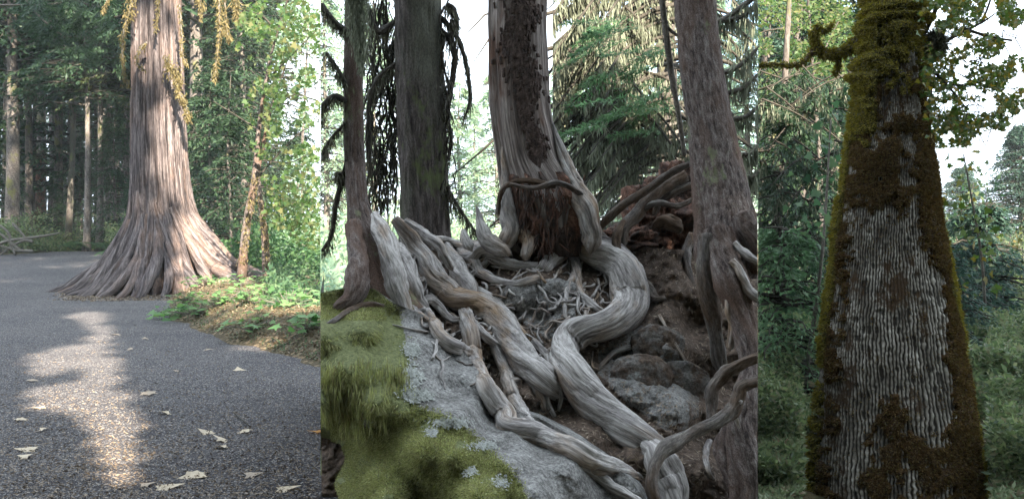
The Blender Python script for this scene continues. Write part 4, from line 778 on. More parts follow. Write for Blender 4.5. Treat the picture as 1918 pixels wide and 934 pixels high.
for A_, Yv in (([(455, 490), (465, 410), (478, 330)], 23.9), ([(500, 500), (495, 430), (486, 370)], 24.9)):
    A = catmull(np.array([P(a, b, Yv) for a, b in A_]), 20); m_ = 420; pp = A[rng.integers(0, 20, m_)]+rng.normal(0, .05, (m_, 3)); D = unit(np.array([0, 0, -1.])+rng.normal(0, .5, pp.shape)); rhomb(gm, pp, D, side(D), rng.uniform(.03, .12, m_), rng.uniform(.015, .035, m_))
build('moss', gm, M['goldmoss'], v2)
bm = empty('background_maple', P(560, 480, 34), 'sunlit pale maple thicket behind the vine maple at the panel edge', 'tree')
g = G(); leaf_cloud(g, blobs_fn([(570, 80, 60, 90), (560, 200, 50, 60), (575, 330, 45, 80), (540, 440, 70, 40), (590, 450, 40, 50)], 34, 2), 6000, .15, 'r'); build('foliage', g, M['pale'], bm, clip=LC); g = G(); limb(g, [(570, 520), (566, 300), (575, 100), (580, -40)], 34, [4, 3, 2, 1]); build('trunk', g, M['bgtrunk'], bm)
# ------------------------------------------------------------------ undergrowth on the left
def cover(name, fn, n, size, mat, label, cat='undergrowth', zs=.6, clip=None, wr=(.25, .5)):
    g = G(); C0 = fn(n); D = rdir(len(C0), zs, .25); rhomb(g, C0, D, side(D), rng.uniform(.5, 1.3, len(C0))*size, rng.uniform(*wr, len(C0))*size); return tag(build(name, g, mat, clip=clip), label, cat, kind='stuff')
def mound_fn(px0, px1, Y0, Y1, hmax, sc=.35, seed=0, z0=0.0, thr=-.25):
    def f(n):
        Y = Y0*(Y1/Y0)**rng.uniform(0, 1, n); px = rng.uniform(px0, px1, n); X = (px-959)/F*Y; H = hmax*np.minimum(1, Y/26)*np.clip(.45+1.3*fbm(np.stack([X*sc, Y*sc, 0*X], -1), seed, 3), .03, 1.4)
        z = z0+terr(Y)+H*rng.uniform(0, 1, n)**.6; m = fbm(np.stack([X*1.7, Y*1.7, z*2], -1), seed+3, 2) > thr; return np.stack([X, Y, z], -1)[m]
    return f
def trim(fn, poly_out):
    def f(n):
        p = fn(n); px = 959+F*p[:, 0]/p[:, 1]; py0 = HY+F*(CH-terr(p[:, 1]))/p[:, 1]; return p[~inpoly(px, py0, poly_out)]
    return f
PATHPOLY = [(-400, 500), (-60, 481), (60, 475), (150, 469), (190, 468), (215, 480), (480, 540), (480, 1000), (-400, 1000)]
cover('undergrowth', trim(mound_fn(-150, 240, 33, 80, 2.2, .25, 4), PATHPOLY), 70000, .17, M['shrub_light'], 'low leafy undergrowth beyond the path on the left', clip=LC)
cover('undergrowth', mound_fn(395, 600, 29, 60, 1.7, .3, 5), 26000, .2, M['fern'], 'dense ferny undergrowth right of the great cedar', clip=LC)
cover('undergrowth', mound_fn(500, 640, 17, 29, .9, .6, 6, .2), 9000, .14, M['shrub'], 'leafy undergrowth at the right top of the bank', clip=LC)
def bank_fn(n):
    px = rng.uniform(300, 640, n); py = rng.uniform(505, 690, n); Y = F*CH/(py-HY); X = (px-959)/F*Y; h = bank_h(X, Y); m = h > .02; return np.stack([X, Y, h+.01], -1)[m]
cover('leaf_litter', bank_fn, 15000, .06, M['bank_litter'], 'dry brown leaf litter and twigs over the bank', 'litter', zs=.3, clip=LC)
cover('grass', lambda n: (lambda p: p+np.array([0, 0, .0]))(bank_fn(n)[lambda_ if False else slice(None)]), 9000, .07, M['shrub'], 'small green grass and seedlings on the bank', 'grass', zs=1.5, clip=LC, wr=(.08, .2))
def plant(px, py, n, size, spread, label):
    Y = F*CH/(py-HY); X = (px-959)/F*Y; z = float(bank_h(np.array([X]), np.array([Y]))[0]); o = empty('leafy_plant', (X, Y, z), label, 'plant', 'leafy plants growing on the bank'); g = G(); gs = G()
    a = rng.uniform(0, 6.28, n); r = rng.uniform(.1, 1, n)*spread; tip = np.stack([X+np.cos(a)*r, Y+np.sin(a)*r*.8, z+rng.uniform(.06, .28, n)*(1.2-r/spread*.5)], -1)
    D = unit(np.stack([np.cos(a), np.sin(a), -.2+0*a], -1)+rng.normal(0, .2, (n, 3))); S = unit(np.cross(D, [0, 0, 1.])+rng.normal(0, .25, D.shape)); maple(g, tip, D, S, rng.uniform(.6, 1.2, n)*size)
    for t_ in tip: tube(gs, np.stack([[X, Y, z-.02], (np.array([X, Y, z])+t_)/2+[0, 0, .03], t_]), .004, 4)
    build('leaves', g, M['bank_leaf'], o, clip=LC); build('stem', gs, M['twig'], o, clip=LC)
PL = [(325, 596, 'leafy green plant at the left tip of the bank'), (350, 580, 'bushy green plant just right of the bank tip'), (385, 560, 'large leaved plant near the cedar roots'), (372, 603, 'low green plant on the gravel edge'), (400, 530, 'pale leaved plant against the cedar root'),
      (420, 605, 'small plant midway along the bank edge'), (445, 570, 'plant with bright leaves on the middle of the bank'), (470, 615, 'bright sunlit plant low on the bank'), (498, 598, 'sunlit plant above the low bright one'), (520, 570, 'leafy plant on the upper bank'), (470, 640, 'tiny plant at the foot of the bank'),
      (540, 625, 'broad leaved plant right of the bank middle'), (565, 610, 'tall leaved plant near the right edge of the bank'), (575, 655, 'dark green plant low at the right end of the bank'), (590, 585, 'green plant high at the right end of the bank'), (430, 540, 'plant beside the big curved cedar root'), (555, 545, 'plant at the top of the bank by the thicket'), (505, 545, 'plant in the gap beneath the vine maple'), (460, 590, 'sprawling plant in the centre of the bank')]
def base_fn(n):
    a_ = rng.uniform(3.0, 6.4, n); r_ = rng.uniform(2.0, 4.3, n); X = P(325, 0, Yt)[0]+np.cos(a_)*r_*1.15; Y = Yt+np.sin(a_)*r_; pq = np.stack([X, Y, np.maximum(terr(Y)+uneven(X, Y), bank_h(X, Y))+.012], -1); pp_ = 959+F*X/Y; return pq[pp_ > 120+rng.normal(0, 12, n)]
cover('bark_litter', base_fn, 9000, .07, M['litter'], 'brown needles and bark crumbs around the cedar base', 'litter', zs=.15, clip=LC)
for px, py, lab in PL: plant(px, py, int(rng.integers(26, 52)), rng.uniform(.12, .19), rng.uniform(.35, .7), lab)
# ferns
def fern(loc, s, label, group, nf=11, clip=None, mat='fern'):
    o = empty('fern', loc, label, 'fern', group); g = G()
    for i in range(nf):
        a = rng.uniform(0, 6.28); L = s*rng.uniform(.7, 1.1); t = np.linspace(.1, 1, 14); d = np.array([math.cos(a), math.sin(a), 0]); sd = np.array([-d[1], d[0], 0]); pa = np.array(loc)+d*(L*t)[:, None]+np.array([0, 0, 1.])*(L*(1.0*t-.85*t*t))[:, None]
        for sg in (1, -1):
            D = unit(sd*sg+d*.35+np.array([0, 0, -.1])+0*pa); w_ = s*.20*np.sin(np.pi*np.clip(t*.9+.08, 0, 1)); rhomb(g, pa, D, unit(np.cross(D, [0, 0, 1.])), w_, w_*.4)
        tube(g, pa, .006*s, 4)
    build('fronds', g, M[mat], o, clip=clip)
for px, Y, s, lab in ((205, 44, 1.5, 'sword fern left of the cedar base'), (172, 47, 1.5, 'sword fern at the bend of the path'), (140, 48, 1.4, 'fern further left along the path edge'), (225, 40, 1.3, 'sword fern tucked closest behind the cedar flank'), (520, 27, 1.1, 'dark fern right of the cedar root tip'), (560, 24, 1.1, 'fern above the bank near the edge'), (585, 27, 1.2, 'fern in the corner thicket'), (100, 48, 1.4, 'fern beside the dead branches'), (540, 32, 1.3, 'tall fern beneath the pale maple'), (60, 49, 1.5, 'fern behind the dead branches'), (420, 32, 1.2, 'fern just right of the cedar trunk'), (590, 20, .9, 'fern at the right end of the bank')):
    fern(((px-959)/F*Y, Y, float(terr(Y)) if px < 400 else .3+float(terr(Y))), s, lab, 'ferns at the forest edge', clip=LC)
# dead branch pile at the left edge, stumps
db = empty('dead_branches', P(30, 480, 42), 'pile of bare grey dead branches at the left edge of the path', 'branches')
for pts in ([(112, 436), (80, 442), (40, 447), (10, 452), (-30, 470)], [(0, 478), (20, 462), (45, 450), (60, 452)], [(5, 440), (20, 455), (28, 475)], [(-10, 430), (10, 445), (40, 470)], [(0, 460), (30, 468), (60, 470)], [(50, 448), (35, 430), (25, 420)], [(-10, 415), (15, 435), (22, 460)]):
    g = G(); limb(g, pts, 42, [1.6, 2.6, 3.2], int(abs(pts[0][0])), 8); build('branch', g, M['twig'], db)
g = G(); blob(g, P(72, 302, 60), (.45, .4, .5), 2, .2, 2); limb(g, [(72, 300), (73, 420)], 60, [10, 12]); tag(build('red_stump', g, M['rotten']), 'reddish broken stump deep in the left forest', 'stump')
# fallen leaves on the path
FL = [(215, 627, 'brown', 'curled brown leaf near the narrow end of the light patch'), (447, 694, 'pale', 'pale tan leaf lying alone below the bank'), (278, 740, 'brown', 'dark brown crumpled leaf right of the light patch'), (310, 778, 'pale', 'pale leaf right of the light patch, below the dark brown one'), (70, 763, 'pale', 'pale maple leaf on the left within the dappled light'), (37, 788, 'pale', 'small pale leaf far left'), (80, 807, 'pale', 'small pale leaf under the dappled maple leaf'),
      (48, 843, 'pale', 'upper of two overlapping pale leaves at the left'), (45, 857, 'pale', 'lower of two overlapping pale leaves at the left'), (386, 816, 'pale', 'narrow pale leaf left of the paired leaves'), (415, 828, 'pale', 'upper of the paired leaves in the middle of the path'), (416, 843, 'pale', 'lower of the paired leaves in the middle of the path'), (460, 815, 'pale', 'small leaf right of the paired leaves'),
      (369, 889, 'pale', 'pale leaf above the big bottom leaf'), (319, 908, 'pale', 'big cream leaf at the bottom of the path'), (541, 915, 'pale', 'big cream leaf at the bottom right of the path'), (277, 905, 'brown', 'small leaf left of the big bottom leaf'), (588, 810, 'orange', 'orange leaf at the right edge of the path'), (475, 892, 'brown', 'faint brown leaf above the bottom right leaf'), (60, 714, 'brown', 'brown leaf above the dappled light on the left'), (272, 633, 'brown', 'tiny tan leaf near the bank tip'), (245, 653, 'brown', 'tiny tan leaf in the shade of the path'), (390, 655, 'brown', 'tan leaf at the foot of the bank'), (330, 695, 'brown', 'tan speck of leaf in the shaded gravel')]
for i, (px, py, kd, lab) in enumerate(FL):
    Y = F*CH/(py-HY); X = (px-959)/F*Y; g = G(); a = rng.uniform(0, 6.28); D = unit(np.array([[math.cos(a), math.sin(a), .12*rng.normal()]])); S = unit(np.cross(D, [0, 0, 1.])+np.array([0, 0, .15*rng.normal()])); s = rng.uniform(.11, .17)*(1.25 if 'big' in lab else 1)*(.7 if 'small' in lab or 'tiny' in lab or 'speck' in lab else 1)
    maple(g, np.array([[X, Y, float(uneven(np.array([X]), np.array([Y]))[0])+.022]])-D*s*.5, D, S, [s]); tag(build('fallen_leaf', g, M['orangeleaf'] if kd == 'orange' else M['litter'] if kd == 'brown' else M['dryleaf'], smoothed=False), lab, 'leaf', 'maple leaves fallen on the path')
def path_fn(n):
    px = rng.uniform(0, 599, n); py = rng.uniform(485, 945, n); py = 945-(945-py)*rng.uniform(.2, 1, n); Y = F*CH/(py-HY); X = (px-959)/F*Y; m = ~((py < 600) & (px > 150)) & ~((px > 290) & (bank_h(X, Y) > -.02)); X, Y = X[m], Y[m]; return np.stack([X, Y, uneven(X, Y)+.008], -1)
cover('path_litter', path_fn, 14000, .028, M['litter'], 'needles and crumbs of bark strewn over the gravel', 'litter', zs=.12, clip=LC, wr=(.12, .4))
# a twig
g = G(); tube(g, np.stack([P(442, 778, F*CH/338)+[0, 0, .01], P(468, 802, F*CH/362)+[0, 0, .02]]), .006, 5); tag(build('twig', g, M['darktwig']), 'dark thin twig lying on the shaded gravel', 'twig')

# ------------------------------------------------------------------ RIGHT: the mossy trunk
tB = empty('mossy_maple', P(1675, 1100, 7), 'huge grey barked maple trunk wrapped in brown and olive moss', 'tree')
ROWS = [(-60, 1615, 1713), (0, 1616, 1716), (60, 1617, 1719), (120, 1613, 1721), (180, 1605, 1726), (250, 1595, 1733), (300, 1582, 1747), (350, 1575, 1752), (420, 1566, 1759), (500, 1556, 1772), (580, 1545, 1786), (660, 1537, 1797), (750, 1531, 1812), (850, 1521, 1827), (940, 1512, 1838), (1040, 1500, 1852)]
ROWS = [(a_, b_+6, c_-6) for a_, b_, c_ in ROWS]
V, q, rc, (c_, hw_, TH_) = profile_trunk(ROWS, 7.0, nz=560, seg=760, lump=.03, flute=.012, seed=12, Yrows=[(-60, 7.9), (1040, 6.6)])
LL_ = rc[..., 2]-12*2.3; U_ = TH_*.42; K_ = np.stack([np.cos(TH_)*.42, np.sin(TH_)*.42, LL_], -1)
xx = U_*88+2.8*noise(K_*[3.5, 3.5, .7], 41)+.9*noise(K_*[8, 8, 2.0], 42)+.7*noise(K_*[24, 24, 11], 43)+.4*noise(K_*[60, 60, 40], 46)
rg_ = 1-np.abs(np.sin(np.pi*xx*.5)); rg_ = smooth(.22, .92, 1-rg_); cr_ = smooth(-.62, -.42, noise(np.stack([np.floor(xx/2+.5)*3.3, 0*xx, LL_*16], -1), 44)); rg_ = rg_*(.25+.75*cr_)*(.75+.45*noise(K_*[16, 16, 7], 45))*(.85+.35*noise(K_*[50, 50, 60], 47))
ctr = np.stack([c_[:, None, 0]+0*TH_, c_[:, None, 1]+0*TH_, c_[:, None, 2]+0*TH_], -1); V = V+unit(V-ctr)*(.016*(rg_-.6))[..., None]
g = G(); g.add(V.reshape(-1, 3), q, rc=rc.reshape(-1, 3), ridge=np.clip(rg_, 0, 1).ravel()); build('trunk', g, M['ridged'], tB)
RP = np.array(ROWS, float)
def tr_edges(py): return np.interp(py, RP[:, 0], RP[:, 1]), np.interp(py, RP[:, 0], RP[:, 2])
def on_trunk(u, py, off=0.0):
    """u in -1..1 across the visible face"""
    l, r = tr_edges(py); Y = np.interp(py, [-60, 1040], [7.9, 6.6]); h = (r-l)/2/F*Y; c = P((l+r)/2, py, Y); a = u*np.pi/2
    n = np.stack([np.sin(a), -np.cos(a), 0*a], -1); return c+n*(h+off)[..., None] if np.ndim(off) else c+n*(h+off)[..., None], n
BARE = [[(1640, 150), (1672, 104), (1716, 112), (1718, 150), (1690, 146), (1660, 158)], [(1620, 240), (1650, 165), (1716, 180), (1716, 222), (1665, 218)], [(1650, 260), (1690, 265), (1697, 300), (1665, 290)],
        [(1595, 420), (1640, 390), (1662, 440), (1735, 500), (1728, 640), (1715, 745), (1690, 790), (1640, 780), (1650, 730), (1560, 740), (1552, 640), (1575, 500)], [(1540, 700), (1600, 660), (1600, 780), (1555, 934), (1530, 900)], [(1636, 470), (1660, 380), (1690, 400), (1680, 470)], [(1580, 350), (1590, 400), (1590, 480), (1575, 500)],
        [(1660, 300), (1692, 310), (1694, 345), (1670, 335)], [(1630, 860), (1655, 850), (1665, 934), (1635, 940)], [(1690, 700), (1730, 680), (1735, 760), (1700, 780)]]
def mossmask(px, py):
    b = np.zeros(px.shape, bool)
    for p_ in BARE: b |= inpoly(px, py, p_)
    return ~b
def moss_shell(name, keep, mat_b, mat_t, amp, ntuft, tl, seed, ridged=0.0):
    U, PY = np.meshgrid(np.linspace(-1.15, 1.15, 150), np.linspace(-55, 1035, 420)); l, r = tr_edges(PY); px = (l+r)/2+(r-l)/2*np.sin(np.clip(U, -1, 1)*np.pi/2); jx = px+16*n2(px, PY, seed, .04)+26*n2(px, PY, seed+2, .16); jy = PY+26*n2(px+500, PY, seed+1, .03)+40*n2(px+90, PY, seed+3, .14)
    k = keep(U, jx, jy, px, PY); th = amp*(.35+.65*np.clip(.5+1.1*n2(px, PY, seed+5, .035, 4), 0, 1.3))
    if ridged: th = th+ridged*np.abs(np.sin(PY*.07+7*n2(px, PY, 9, .018)+(px-1665)**2*.0003))*np.clip(.5+1.6*n2(px, PY, 19, .03), 0, 1.2)*smooth(330, 120, PY)
    kf = np.zeros(k.shape); kf[1:-1, 1:-1] = (k[1:-1, 1:-1].astype(float)+k[:-2, 1:-1]+k[2:, 1:-1]+k[1:-1, :-2]+k[1:-1, 2:])/5; kf = np.clip(kf, 0, 1)
    V, n = on_trunk(U, PY, th*kf-.03*(1-kf)); g = G(); fc = grid_faces(*U.shape)[:, ::-1]; ok = (kf.ravel() > .05)[fc].any(1); fc = fc[ok]; g.add(V.reshape(-1, 3), fc); base = build(name, g, mat_b, tB)
    idx = np.nonzero(kf.ravel() > .5)[0]; idx = idx[rng.integers(0, len(idx), ntuft)]; a = V.reshape(-1, 3)[idx]+rng.normal(0, .006, (ntuft, 3)); nn = n.reshape(-1, 3)[idx]
    D = unit(nn*.8+np.array([0, 0, -.35])+rng.normal(0, .5, a.shape)); gt = G(); rhomb(gt, a-nn*.006, D, side(D), rng.uniform(*tl, ntuft), rng.uniform(.004, .010, ntuft)); o = build('moss_tufts', gt, mat_t, base)
ns = 15000; us = rng.uniform(-1, 1, ns); ys = rng.uniform(-40, 1000, ns); l_, r_ = tr_edges(ys); xs = (l_+r_)/2+(r_-l_)/2*np.sin(us*np.pi/2); kk_ = (n2(xs, ys, 61, .05) > .02+.12*(ys < 700)-.1*(ys > 760)); a_, n_ = on_trunk(us[kk_], ys[kk_], .008); D = unit(n_*.6+np.array([0, 0, -.4])+rng.normal(0, .5, a_.shape)); gs2 = G(); rhomb(gs2, a_, D, side(D), rng.uniform(.008, .022, len(a_)), rng.uniform(.004, .008, len(a_))); build('moss_specks', gs2, M['brownmoss'], tB)
olive = lambda U, px, py: ((U > .70+.12*np.sin(py*.02)) & (py > 420)) | ((py < 170) & (n2(px, py, 93, .03) > -.12)) | (np.abs(U) > .9) | ((U < -.45) & (py < 260))
moss_shell('brown_moss', lambda U, jx, jy, px, py: mossmask(jx, jy) & ~olive(U, jx, jy) & ((n2(px, py, 88, .05) > -.3) | (U > .3)), M['brownbase'], M['brownmoss'], .03, 90000, (.010, .028), 40, .035)
moss_shell('olive_moss', lambda U, jx, jy, px, py: mossmask(jx, jy) & olive(U, jx, jy), M['olivebase'], M['olivemoss'], .045, 60000, (.012, .032), 60, .085)
# its limbs
def mossy_limb(pts, Y, r, seed, nm=900):
    g = G(); A = limb(g, pts, Y, r, seed, 12); b = build('limb', g, M['greybark'], tB, clip=(1421, 4000)); gm = G(); ii = rng.uniform(0, 23, nm); R = np.interp(ii, np.linspace(0, 23, len(r)), r)/F*Y*1.25
    pp = np.stack([np.interp(ii, np.arange(24), A[:, k_]) for k_ in range(3)], -1)+rdir(nm)*R[:, None]; D = unit(rdir(nm)+np.array([0, 0, -.4])); rhomb(gm, pp, D, side(D), rng.uniform(.015, .05, nm), rng.uniform(.006, .014, nm)); build('moss', gm, M['olivemoss'], b, clip=(1421, 4000))
mossy_limb([(1612, 70), (1590, 92), (1565, 100), (1542, 100), (1528, 80), (1522, 60)], 7.9, [11, 9, 8, 7, 6, 4], 1, 3500)
mossy_limb([(1528, 90), (1505, 115), (1480, 122), (1445, 120), (1410, 125)], 7.9, [6, 4, 3, 2, 1.5], 2, 900); mossy_limb([(1525, 80), (1530, 50), (1545, 58), (1560, 45)], 7.9, [5, 3, 3, 2], 3, 700); mossy_limb([(1568, 100), (1570, 125), (1563, 140)], 7.9, [4, 3, 1], 4, 500)
def dark_limb(pts, Y, r, seed): g = G(); limb(g, pts, Y, r, seed, 8); build('limb', g, M['darktwig'], tB)
for s_, (pts, r) in enumerate((([(1722, 78), (1738, 50), (1752, 20), (1765, -20)], [5, 4, 4, 4]), ([(1725, 95), (1742, 125), (1765, 150), (1790, 178), (1812, 205)], [5, 4, 3, 2, 1]), ([(1765, 80), (1800, 62), (1840, 42), (1865, 25)], [4, 3, 2, 1]), ([(1800, 52), (1850, 68), (1895, 76)], [3, 3, 2]), ([(1775, 160), (1830, 160), (1880, 168)], [2, 1.5, 1]), ([(1840, 42), (1855, 0), (1862, -30)], [2, 2, 1.5]), ([(1735, 120), (1745, 170), (1735, 210), (1720, 230)], [2, 1.5, 1, .8]))): dark_limb(pts, 7.8, r, s_)
gc = G(); m_ = 2600; pp = P(1752, 78, 7.75)+rdir(m_)*rng.uniform(.3, 1, m_)[:, None]*np.array([.085, .07, .10]); D = rdir(m_, 1, -.6); rhomb(gc, pp, D, side(D), rng.uniform(.03, .09, m_), rng.uniform(.005, .012, m_)); tag(build('twig_clump', gc, M['darkmoss']), 'dark shaggy clump of twigs lodged in the maple fork', 'clump')
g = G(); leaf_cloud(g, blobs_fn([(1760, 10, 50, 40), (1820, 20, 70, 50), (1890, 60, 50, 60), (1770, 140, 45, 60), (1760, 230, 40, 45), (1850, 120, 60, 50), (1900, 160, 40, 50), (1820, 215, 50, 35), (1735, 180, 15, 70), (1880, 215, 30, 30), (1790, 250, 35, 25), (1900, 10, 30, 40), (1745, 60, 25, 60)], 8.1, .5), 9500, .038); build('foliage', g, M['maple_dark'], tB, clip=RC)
g = G()
for i in range(60):
    a = rng.uniform(1740, 1910); b = rng.uniform(-20, 250); limb(g, [(a, b), (a+rng.normal(0, 20), b+rng.normal(10, 15)), (a+rng.normal(0, 40), b+rng.normal(20, 25))], 8.1, [1, .8, .5], i, 5)
build('twigs', g, M['darktwig'], tB, clip=RC)
# sunlit maple crown behind at top left
yb_ = empty('sunlit_maple', P(1500, 480, 17), 'sunlit yellow green maple crown behind the mossy limb', 'tree')
g = G(); leaf_cloud(g, blobs_fn([(1450, 30, 50, 60), (1540, 20, 60, 40), (1470, 110, 60, 40), (1570, 70, 35, 50), (1560, 150, 35, 40), (1520, 110, 30, 40), (1430, 150, 20, 30)], 17, 1), 5200, .08, 'r'); build('foliage', g, M['maple'], yb_, clip=RC)
g = G(); limb(g, [(1540, 520), (1535, 300), (1520, 100), (1510, -50)], 17, [5, 4, 3, 2]); limb(g, [(1520, 100), (1460, 40), (1430, 0)], 17, [2, 1.5, 1]); limb(g, [(1525, 140), (1560, 60), (1590, 10)], 17, [2, 1.5, 1]); build('trunk', g, M['bgtrunk'], yb_)
# conifers of the right panel
GR = 'dark conifers beyond the mossy trunk on the right'
for px, Y, k, s, mt, lab in ((1500, 20, 'd', 1.05, 'needles', 'drooping dark conifer left of the mossy trunk'), (1440, 24, 'b', .6, 'needles_blue', 'bluish conifer at the left border of the mossy trunk'), (1560, 28, 'b', .72, 'needles', 'conifer peeping out just left of the mossy trunk'), (1470, 36, 'a', .7, 'needles_fresh', 'lighter green conifer behind the drooping one')):
    conif(px, Y, k, M[mt], lab, GR, s, RC, .2)
conif(1802, 55, 'p', M['needles_blue'], 'pointed blue green conifer against the white sky', GR, 1.0, RC, .14); conif(1914, 45, 'q', M['needles_blue'], 'taller conifer at the right edge against the sky', GR, 1.0, RC, .2)
# the two above stand with their tips at set heights
RT = [(float(rng.uniform(1745, 1950)), float(Y_), (.75+Y_*rng.uniform(-.006, .014))/9*1.15) for Y_ in np.linspace(24, 80, 26)]
for i, (px, Y, s_) in enumerate(RT):
    conif(px, Y, 'd', M['needles_blue'] if i % 2 else M['needles'], 'lower conifer in the dense blue green stand right of the mossy trunk', 'stand of conifers right of the mossy trunk', s_, RC, .10)
for px, Y, s_ in ((1440, 32, .9), (1480, 30, .8), (1540, 34, 1.0), (1580, 30, .8), (1510, 45, 1.2), (1450, 48, 1.3), (1560, 50, 1.3), (1425, 26, .7), (1590, 42, 1.1)):
    conif(px, Y, 'd', M['needles'], 'low dense conifer in the green thicket left of the mossy trunk', 'conifers in the thicket left of the mossy trunk', s_, RC, .10)
cover('undergrowth', mound_fn(1400, 1500, 5.6, 9, .5, .9, 34), 16000, .05, M['bank_leaf2'], 'low ferny growth close to the left foot of the mossy trunk', clip=RC)
cover('undergrowth', mound_fn(1862, 1990, 5.6, 9, .45, .9, 37), 12000, .05, M['bank_leaf2'], 'low tangle close to the right foot of the mossy trunk', clip=RC)
for i in range(16):
    px = float(rng.uniform(1424, 1530)) if i % 2 else float(rng.uniform(1790, 1915)); Y = float(rng.uniform(10, 26)); h0 = rng.uniform(.8, 3); b0 = np.array([(px-959)/F*Y, Y, 0.]); g = G()
    tp = b0+[rng.normal(0, .5), rng.normal(0, .3), h0]; tube(g, catmull([b0, (b0+tp)/2+rng.normal(0, .06, 3), tp], 10), np.linspace(.025, .008, 10), 6, seed=i); gl_ = G(); m_ = 150; pp = b0+(tp-b0)*rng.uniform(.3, 1.1, (m_, 1))+rng.normal(0, .16, (m_, 3)); D = rdir(m_, .5, -.2)
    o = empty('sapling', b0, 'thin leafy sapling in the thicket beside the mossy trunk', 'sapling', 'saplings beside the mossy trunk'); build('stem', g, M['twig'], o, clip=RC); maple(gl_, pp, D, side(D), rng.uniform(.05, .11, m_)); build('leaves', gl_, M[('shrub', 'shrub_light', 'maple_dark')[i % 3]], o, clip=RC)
cover('undergrowth', mound_fn(1400, 1500, 6.2, 18, 1.9, 1.1, 44, 0, -.1), 38000, .055, M['shrub_light'], 'dark low leaves at the left foot of the mossy trunk', clip=RC)
cover('undergrowth', mound_fn(1852, 1990, 6.2, 18, 1.9, 1.1, 47, 0, -.1), 38000, .055, M['shrub_light'], 'dark low leaves at the right foot of the mossy trunk', clip=RC)
for i in range(28):
    px = float(rng.uniform(1750, 1930)) if i % 4 else float(rng.uniform(1424, 1530)); Y = float(rng.uniform(10, 30)); conif(px, Y, 'y', M[('needles_fresh', 'needles_blue', 'needles_olive', 'needles_blue')[i % 4]], 'small young conifer rising from the shrubs beside the mossy trunk', 'young conifers among the shrubs beside the mossy trunk', float(rng.uniform(.4, 1.25)), RC, .02)
def hanging():
    o = empty('drooping_conifer', P(1470, 600, 13), 'old conifer with long drooping dark boughs left of the mossy trunk', 'tree'); g = G(); gm = G(); gt = G()
    limb(gt, [(1440, 900), (1448, 600), (1462, 300), (1475, 60), (1480, -40)], 13.5, [13, 11, 8, 5, 4], 5); build('trunk', gt, M['bgtrunk'], o, clip=RC)
    gl = G()
    for i in range(210):
        x = rng.uniform(1420, 1590); y = rng.uniform(110, 660); p0 = P(x, y, 13+rng.normal(0, .5)); sg = rng.choice([-1, 1]); p1 = p0+np.array([sg*rng.uniform(.2, .75), -.3*rng.normal(), -rng.uniform(.1, .6)])
        spray_bough(g, p0, p1, .30, 14, .075, 1.2); tube(gl, catmull([p0, (p0+p1)/2+[0, 0, .04], p1], 8), np.linspace(.014, .005, 8), 5)
        if i % 3 == 0: m_ = 40; pp = p0+(p1-p0)*rng.uniform(0, 1, (m_, 1)); Dm = unit(np.array([0, 0, -1.])+rng.normal(0, .2, pp.shape)); rhomb(gm, pp, Dm, side(Dm), rng.uniform(.06, .25, m_), rng.uniform(.008, .02, m_))
    build('foliage', g, M['needles'], o, clip=RC); build('branch', gl, M['darktwig'], o, clip=RC); build('hanging_moss', gm, M['hangmoss'], o, clip=RC)
hanging()
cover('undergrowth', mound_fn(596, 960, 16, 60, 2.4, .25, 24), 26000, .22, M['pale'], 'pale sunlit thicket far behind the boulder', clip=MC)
cover('undergrowth', mound_fn(1400, 1620, 8.5, 40, 1.9, .9, 14, 0, .02), 80000, .085, M['shrub_light'], 'fresh green shrubs and ferns left of the mossy trunk', clip=RC)
cover('undergrowth', mound_fn(1730, 1990, 8.5, 45, 1.9, .9, 17, 0, .02), 80000, .085, M['shrub_light'], 'tangled green shrubs right of the mossy trunk', clip=RC)
for px, Y, s, lab in ((1460, 14, .9, 'fern at the lower left of the mossy trunk'), (1500, 12, .8, 'fern close beside the mossy trunk foot on its left'), (1860, 13, .9, 'fern at the lower right of the mossy trunk'), (1900, 16, 1, 'fern at the right border in the shrubs'), (1440, 18, 1, 'fern by the left border of the mossy trunk')): fern(((px-959)/F*Y, Y, .3), s, lab, 'ferns around the mossy trunk', clip=RC)
g = G(); limb(g, [(1858, 830), (1840, 770), (1822, 720), (1806, 690)], 18, [7, 6, 6, 5]); tag(build('leaning_log', g, M['twig']), 'grey leaning bare log right of the mossy trunk', 'log')
g = G(); limb(g, [(1886, 820), (1888, 790), (1890, 745)], 24, [7, 5, 4]); limb(g, [(1876, 820), (1876, 795), (1874, 780)], 24, [5, 4, 3]); tag(build('broken_snag', g, M['twig']), 'short pale broken snag among the shrubs at the right', 'snag')
g = G(); limb(g, [(1420, 740), (1440, 680), (1455, 640), (1465, 600)], 16, [5, 4, 4, 3]); tag(build('pale_stem', g, M['twig'], clip=RC), 'pale leaning stem at the lower left of the mossy trunk', 'stem')
g = G(); limb(g, [(1850, 880), (1900, 840), (1940, 800)], 16, [6, 6, 5]); tag(build('fallen_log', g, M['twig']), 'fallen grey log half hidden in the right shrubs', 'log')

